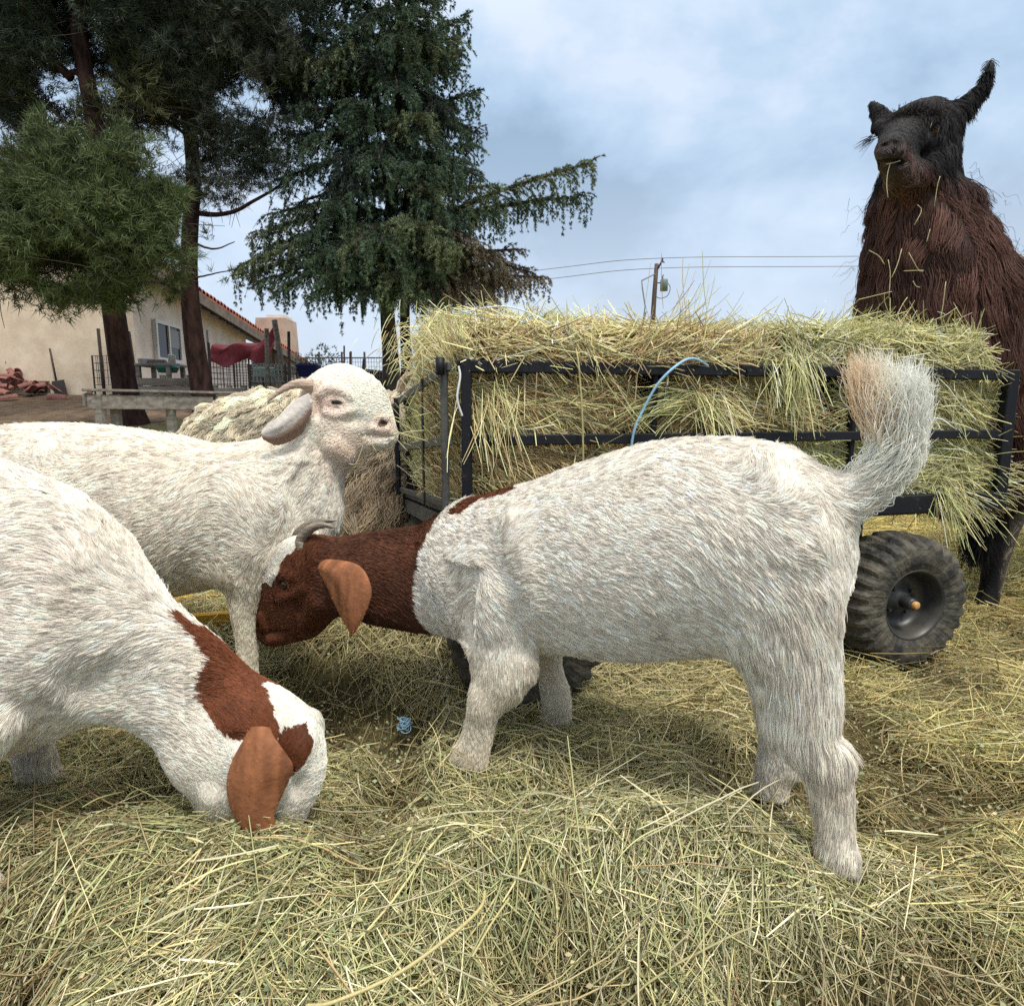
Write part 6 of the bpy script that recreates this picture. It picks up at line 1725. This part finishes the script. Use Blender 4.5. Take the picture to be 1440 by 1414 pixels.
    def colf(P, er):
        q = A.proj(P, -1) + np.stack([fbm(P * 60, 3), fbm(P * 60, 4)], 1) * 5
        c = np.tile(WHITE, (len(P), 1)) * (1 + .05 * fbm(P * 14, 9)[:, None])
        pk = np.clip(fbm(P * 7, 21, 2) - .1, 0, 1)[:, None] * .35; c = c * (1 - pk) + np.array([.62, .48, .42]) * pk
        low = np.clip((.36 - P[:, 2]) / .2, 0, 1)[:, None] * .3 * (P[:, [0]] < .25); c = soil(c * (1 - low) + CREAM * low, P, .8)
        rc = RUST * .85 * (1 + .4 * fbm(P * 25, 12)[:, None])
        b = inpoly(q, NB); c[b] = rc[b]
        b = inpoly(q, EB) & (P[:, 1] < .0); c[b] = rc[b] * .75
        sp = (vnoise(P * 70, 31) > .86) & (P[:, 2] > .33 + .5 * np.clip(-P[:, 0], -.4, 1)) & (P[:, 0] < .2); c[sp & (np.abs(P[:, 1]) < .07)] = [.2, .17, .12]
        ec = EARB * 1.05 * (1 + .5 * fbm(P * [75, 40, 10], 2, 2)[:, None] - .3 * (fbm(P * [30, 25, 6], 6) > .2)[:, None]); c[er] = ec[er]
        c[(P[:, 2] < .02) & (P[:, 0] < .2)] = [.12, .09, .07]
        return c
    root, body = A.build("goat", "white goat with rust-brown neck and ear, muzzle buried in hay", "goat", colf, SKIN_MAT, 280000, FUR_MAT, group="white and brown goats around the hay cart", rad=.00056, visible=lambda c: np.where(c[:, 0] < -.25, .1, np.where(c[:, 0] > .28, 1.8, 1.0)))
    for p_, n_ in eyes: eye(root, p_, n_, .011)
    return A
GC = goat_rust_neck()

# ------------------------------------------------------------------ curly cream angora goat behind the cart's end
def angora():
    A = Animal((-0.9, 2.78), 0.0, 0.009)
    A.loft([(292, 602, 292, 770, .15), (340, 560, 335, 800, .20), (392, 550, 392, 815, .21), (450, 552, 450, 815, .21), (510, 560, 512, 815, .19), (548, 575, 556, 800, .15)], .06, (-1, .05), 4)
    A.loft([(520, 560, 555, 700, .12), (545, 540, 590, 650, .09)], .06, (-1, .05), 4)
    A.loft([(560, 540, 596, 548, .055), (562, 565, 598, 572, .06), (566, 595, 594, 600, .045), (571, 622, 590, 624, .034)], .04, (-1, .012), 4)
    for x, yo in ((540, -.12), (548, .12), (320, -.12), (325, .12)):
        A.loft([(x - 18, 780, x + 18, 780, .05, yo), (x - 12, 830, x + 12, 830, .032, yo), (x - 11, 868, x + 11, 868, .03, yo)], .03, (1, .01))
    c = A.px(567, 555)
    A.ear([c, c + [-.05, -.06, -.03], c + [-.06, -.10, -.10]], [[0, .2, 1], [0.3, .2, .6], [0.6, .2, .2]], [.02, .03, .012], cup=.3)
    def colf(P, er):
        t = np.clip((P[:, 0] - (-.9 + .9)) / .5 + .25, 0, 1)[:, None] * np.clip((.78 - P[:, 2]) / .25, 0, 1)[:, None]
        c = np.array([.80, .71, .54]) * (1 - t) + np.array([.42, .33, .23]) * t
        c = c * (1 + .35 * fbm(P * 10, 8)[:, None])
        c[er] = [.6, .45, .32]
        return c
    def lenf(P):
        low = np.clip((.72 - P[:, 2]) / .2, 0, 1) * (P[:, 2] > .22)
        return .8 + 1.4 * low * (P[:, 0] > -.1)
    root, body = A.build("angora_goat", "curly cream angora goat standing behind the cart's mesh end", "goat", colf, SKIN_MAT, 70000, FUR_MAT, droop=.9, clump=.05, wave=.011, wfreq=170, lenf=lenf, K=9, rad=.0012, lift=.8, swirl=1.6, skin=.45, tip=.5, cn=60, camt=.94, cvar=.6)
    horn(root, [A.px(566, 548, -.03), A.px(568, 534, -.05), A.px(577, 526, -.06), A.px(590, 524, -.06)], .024, .007, HORN_TAN, A)
    eye(root, A.px(584, 572, -.055), (.4, -1, 0), .014)
    return A
angora()

# ------------------------------------------------------------------ llama looking over the load
def llama():
    A = Animal((1.95, 2.60), math.atan2(-.5, -.86), 0.009)
    def P(x, y, Y): return A.wy(x, y, Y)
    def ch(rows, k, fur, **kw):
        A.chain([P(*r[:3]) for r in rows], [r[3] for r in rows], [r[4] if len(r) > 4 else r[3] for r in rows], k, fur, **kw)
    hint = None
    ch([(1292, 225, 2.40, .10), (1288, 275, 2.42, .125), (1298, 325, 2.43, .17), (1308, 385, 2.44, .215), (1320, 450, 2.45, .25), (1335, 530, 2.47, .27), (1352, 600, 2.48, .26), (1368, 660, 2.48, .20)], .06, (1, (.018, .15)))
    ch([(1358, 540, 2.52, .24), (1500, 505, 2.75, .31), (1640, 500, 3.0, .32), (1760, 520, 3.25, .26)], .08, (1, .12))
    # legs
    ch([(1402, 650, 2.45, .12), (1416, 695, 2.44, .085), (1406, 745, 2.43, .06), (1399, 790, 2.42, .043), (1392, 830, 2.41, .036), (1384, 856, 2.40, .042)], .04, (1, .02))
    ch([(1520, 650, 2.40, .12), (1528, 700, 2.39, .075), (1530, 760, 2.38, .05), (1528, 820, 2.36, .037), (1522, 865, 2.35, .042)], .04, (1, .02))
    for x, Y in ((1700, 3.2), (1800, 3.0)):
        ch([(x, 620, Y, .16), (x + 10, 690, Y, .075), (x + 14, 745, Y, .042), (x + 5, 790, Y, .045)], .04, (1, .02))
    # head: skull, muzzle towards the camera's left, jaw
    ch([(1310, 188, 2.44, .088), (1297, 182, 2.38, .092), (1279, 187, 2.31, .080), (1265, 198, 2.22, .058), (1256, 206, 2.13, .045), (1251, 211, 2.07, .039)], .05, (-1, .010))
    ch([(1302, 232, 2.42, .085), (1286, 246, 2.34, .074), (1270, 246, 2.23, .052), (1260, 238, 2.13, .038)], .05, (-1, .014))
    # ears
    ch([(1326, 166, 2.40, .032, .024), (1348, 153, 2.39, .028, .020), (1366, 140, 2.385, .024, .018), (1382, 122, 2.38, .020, .013), (1391, 100, 2.37, .013, .009), (1394, 78, 2.36, .005, .004)], .02, (1, .024))
    ch([(1250, 180, 2.43, .032, .026), (1238, 162, 2.44, .028, .018), (1226, 146, 2.45, .012, .008)], .02, (1, .022))
    A.mid = 0.0; A.field(); H = A.hit
    eyeR = H(1312, 182); A.cut(eyeR, (.020, .020, .014), .006)
    A.chain([H(1300, 171), H(1312, 167), H(1326, 174)], [.010, .014, .008], None, .018, (-1, .01))
    A.chain([H(1302, 191), H(1312, 194), H(1324, 190)], [.006, .008, .006], None, .014, (-1, .008))
    A.chain([H(1228, 182), H(1236, 176), H(1246, 178)], [.010, .013, .010], None, .018, (-1, .01))
    A.chain([H(1238, 215), H(1250, 217), H(1266, 214)], [.010, .013, .011], None, .014, (-1, .006)); A.chain([H(1240, 236), H(1252, 240), H(1266, 238)], [.010, .012, .010], None, .014, (-1, .008))
    mouth = [H(1238 + i * 4.2, 226 + .45 * abs(i - 3) ** 1.3) for i in range(8)]
    for m_ in mouth: A.cut(m_, (.012, .014, .006), .004)
    n1, n2 = H(1246, 202), H(1261, 201)
    for q in (n1, n2): A.cut(q, (.006, .014, .004), .004)
    for i in range(4): A.cut(H(1253, 206 + i * 5), (.0025, .010, .007), .003)
    A.cut(H(1300, 215), (.03, .03, .02), .03)
    hz = P(1300, 285, 2.4)[2]
    tl = P(1392, 800, 2.42)
    mzs = [(H(1250, 220), .032, .7, [.13, .12, .115]), (H(1258, 244), .045, .5, [.12, .105, .095]), (H(1285, 250), .07, .4, [.11, .095, .085]), (H(1256, 204), .022, .6, [.015, .013, .013]), (H(1275, 165), .05, .35, [.09, .08, .075])]
    def colf(Q, er):
        w = np.array([.105, .050, .038]) * (1 + .6 * fbm(Q * 9, 8)[:, None])
        warm = np.clip(fbm(Q * 3, 4), 0, 1)[:, None] * .6; w = w * (1 - warm) + np.array([.165, .088, .060]) * warm
        hd = np.clip((Q[:, [2]] - hz - .02) / .06 + .3 * fbm(Q * 20, 5)[:, None], 0, 1)
        c = w * (1 - hd) + np.array([.022, .020, .021]) * hd
        for cc_, rr_, ww_, col_ in mzs:
            mz = np.exp(-(np.linalg.norm(Q - cc_, axis=1) / rr_) ** 2)[:, None] * ww_; c = c * (1 - mz) + np.array(col_) * mz
        dk = np.min([np.linalg.norm(Q - m_, axis=1) for m_ in mouth + [n1, n2]], axis=0) < .011; c[dk] = [.008, .007, .007]
        lg = np.clip((.52 - Q[:, [2]]) / .08, 0, 1); fr = np.clip((Q[:, [0]] - tl[0]) / .03 + .3, 0, 1)
        lc = np.array([.26, .21, .165]) * (1 - fr) + np.array([.012, .011, .011]) * fr
        c = c * (1 - lg) + lc * lg
        return c
    def lenf(Q):
        r = 1 - .85 * np.clip((.56 - Q[:, 2]) / .06, 0, 1)
        up_ = np.clip((Q[:, 2] - hz) / .05, 0, 1); back_ = np.clip((np.linalg.norm(Q - P(1252, 212, 2.08), axis=1) - .16) / .10, 0, 1)
        ear_ = np.clip(np.minimum(np.linalg.norm((Q - P(1378, 118, 2.38))[:, [0, 2]], axis=1), np.linalg.norm((Q - P(1232, 158, 2.44))[:, [0, 2]], axis=1)) / .05 - 1.0, 0, 1)
        return r * (1 - .55 * up_ + 1.0 * up_ * back_) * (.35 + .65 * ear_)
    root, body = A.build("llama", "dark brown shaggy llama chewing straw behind the loaded cart", "llama", colf, SKIN_MAT, 150000, FUR_MAT, droop=1.3, clump=.07, wave=.017, wfreq=62, lenf=lenf, K=14, rad=.0011, lift=.55, swirl=.7, skin=.35, tip=.4, cn=75, camt=.93, cvar=.65, hb=1.6, visible=lambda c: np.where(c[:, 2] > hz + .03, 6.0, 1.0), clumpf=lambda q: 1 - .8 * np.clip((q[:, 2] - hz) / .06, 0, 1))
    # tousled forelock between the ears and loose hairs down the neck
    n = 700; c = np.array([H(1262 + 62 * u_, 160 + 8 * abs(u_ - .5)) for u_ in np.linspace(0, 1, 30)])[RNG.integers(0, 30, n)]
    d = unit(RNG.normal(size=(n, 3)) * [.7, .7, .45] + [.2, 0, .55]); t = np.linspace(0, 1, 7)[None, :, None]; L = (.02 + .045 * RNG.random((n, 1, 1)) ** 2)
    S = c[:, None] + RNG.normal(size=(n, 1, 3)) * .008 + d[:, None] * t * L + t ** 2 * np.array([0, 0, -.35]) * L + np.sin(t * 7 + d[:, None, :1] * 9) * .003
    hair("forelock", S, np.full(n, .0009), FUR_MAT, root, {"col": np.tile([.035, .028, .026], (n, 1))}, .3)
    n = 110; yy_ = RNG.uniform(250, 470, n); sd_ = RNG.random(n) < .2
    c = np.array([P(1203 + max(0, 300 - y_) * .35 if s_ else 1362 + (y_ - 250) * .48, y_, 2.44) for y_, s_ in zip(yy_, sd_)])
    c = c + RNG.normal(size=(n, 3)) * .03; dv = np.where(sd_[:, None], P(1150, 300, 2.4) - P(1200, 300, 2.4), P(1460, 300, 2.4) - P(1400, 300, 2.4)); L = .03 + .07 * RNG.random((n, 1, 1))
    S = c[:, None] + unit(unit(dv) + RNG.normal(size=(n, 3)) * .5)[:, None] * t * L + t ** 2 * np.array([0, 0, -.5]) * L + np.sin(t * 9 + c[:, None, 2:] * 90) * .006
    hair("loose_wool", S, np.full(n, .0006), FUR_MAT, root, {"col": np.tile([.12, .07, .05], (n, 1))}, .3)
    # fluffy black tuft at the knee
    n = 2600; c = P(1378, 748, 2.38); d = unit(RNG.normal(size=(n, 3))) * (.25 + 1.0 * RNG.random((n, 1)) ** 1.5); t = np.linspace(0, 1, 6)[None, :, None]
    S = c + d[:, None] * np.array([.02, .02, .04]) * .8 + t * d[:, None] * .045 + t ** 2 * np.array([0, 0, -.11]) * RNG.random((n, 1, 1))
    S[:, :, 0] += np.sin(t[:, :, 0] * 9 + d[:, :1] * 5) * .006
    hair("knee_tuft", S, np.full(n, .0011), FUR_MAT, root, {"col": np.tile([.014, .012, .012], (n, 1))}, .4)
    vd = unit(eyeR - A.w2l(Vector((0, 0, CAM_Z)))); eye(root, eyeR + vd * .007, -vd + np.array([0, .5, 0]), .018)
    for k_, (cx_, cy_, sgn) in enumerate(((1224, 193, -1), (1326, 176, 1))):
        b0 = H(cx_ + 3, cy_) if sgn < 0 else eyeR + [0, 0, .014]; nn_ = 26
        d_ = np.array([A.w2l(at(cx_ + sgn * 18, cy_ + 7 + 6 * random.random(), 2.2)) - A.w2l(at(cx_, cy_, 2.25)) for _ in range(nn_)]) + RNG.normal(size=(nn_, 3)) * .008
        t_ = np.linspace(0, 1, 5)[None, :, None]; LS = b0 + RNG.normal(size=(nn_, 1, 3)) * .006 + d_[:, None] * t_ * (1.1 if sgn < 0 else .45) + t_ ** 2 * np.array([0, 0, -.006])
        hair("eyelashes", LS, np.full(nn_, .0009), FUR_MAT, root, {"col": np.tile([.012, .010, .010], (nn_, 1))}, .3)
    straw_bits(root, A, [(2.05, (1252, 229), (1248, 245), (1247, 262), (1249, 278)), (2.05, (1246, 231), (1256, 229), (1266, 226)), (2.2, (1311, 170), (1308, 180)),
        (2.18, (1278, 355), (1292, 380), (1298, 380), (1271, 381)), (2.17, (1249, 365), (1252, 385), (1250, 420)), (2.17, (1330, 396), (1326, 430), (1322, 450)), (2.18, (1308, 322), (1303, 340)),
        (2.2, (1322, 248), (1318, 262), (1314, 290)), (2.17, (1256, 455), (1268, 430), (1276, 418)), (2.17, (1312, 450), (1328, 444), (1346, 432)), (2.18, (1290, 288), (1296, 296), (1286, 316)),
        (2.18, (1268, 350), (1262, 372), (1254, 390)), (2.17, (1284, 395), (1288, 402), (1294, 404)), (2.17, (1222, 352), (1236, 360), (1244, 372))], Y=True, r=.0012)
    return A
llama()
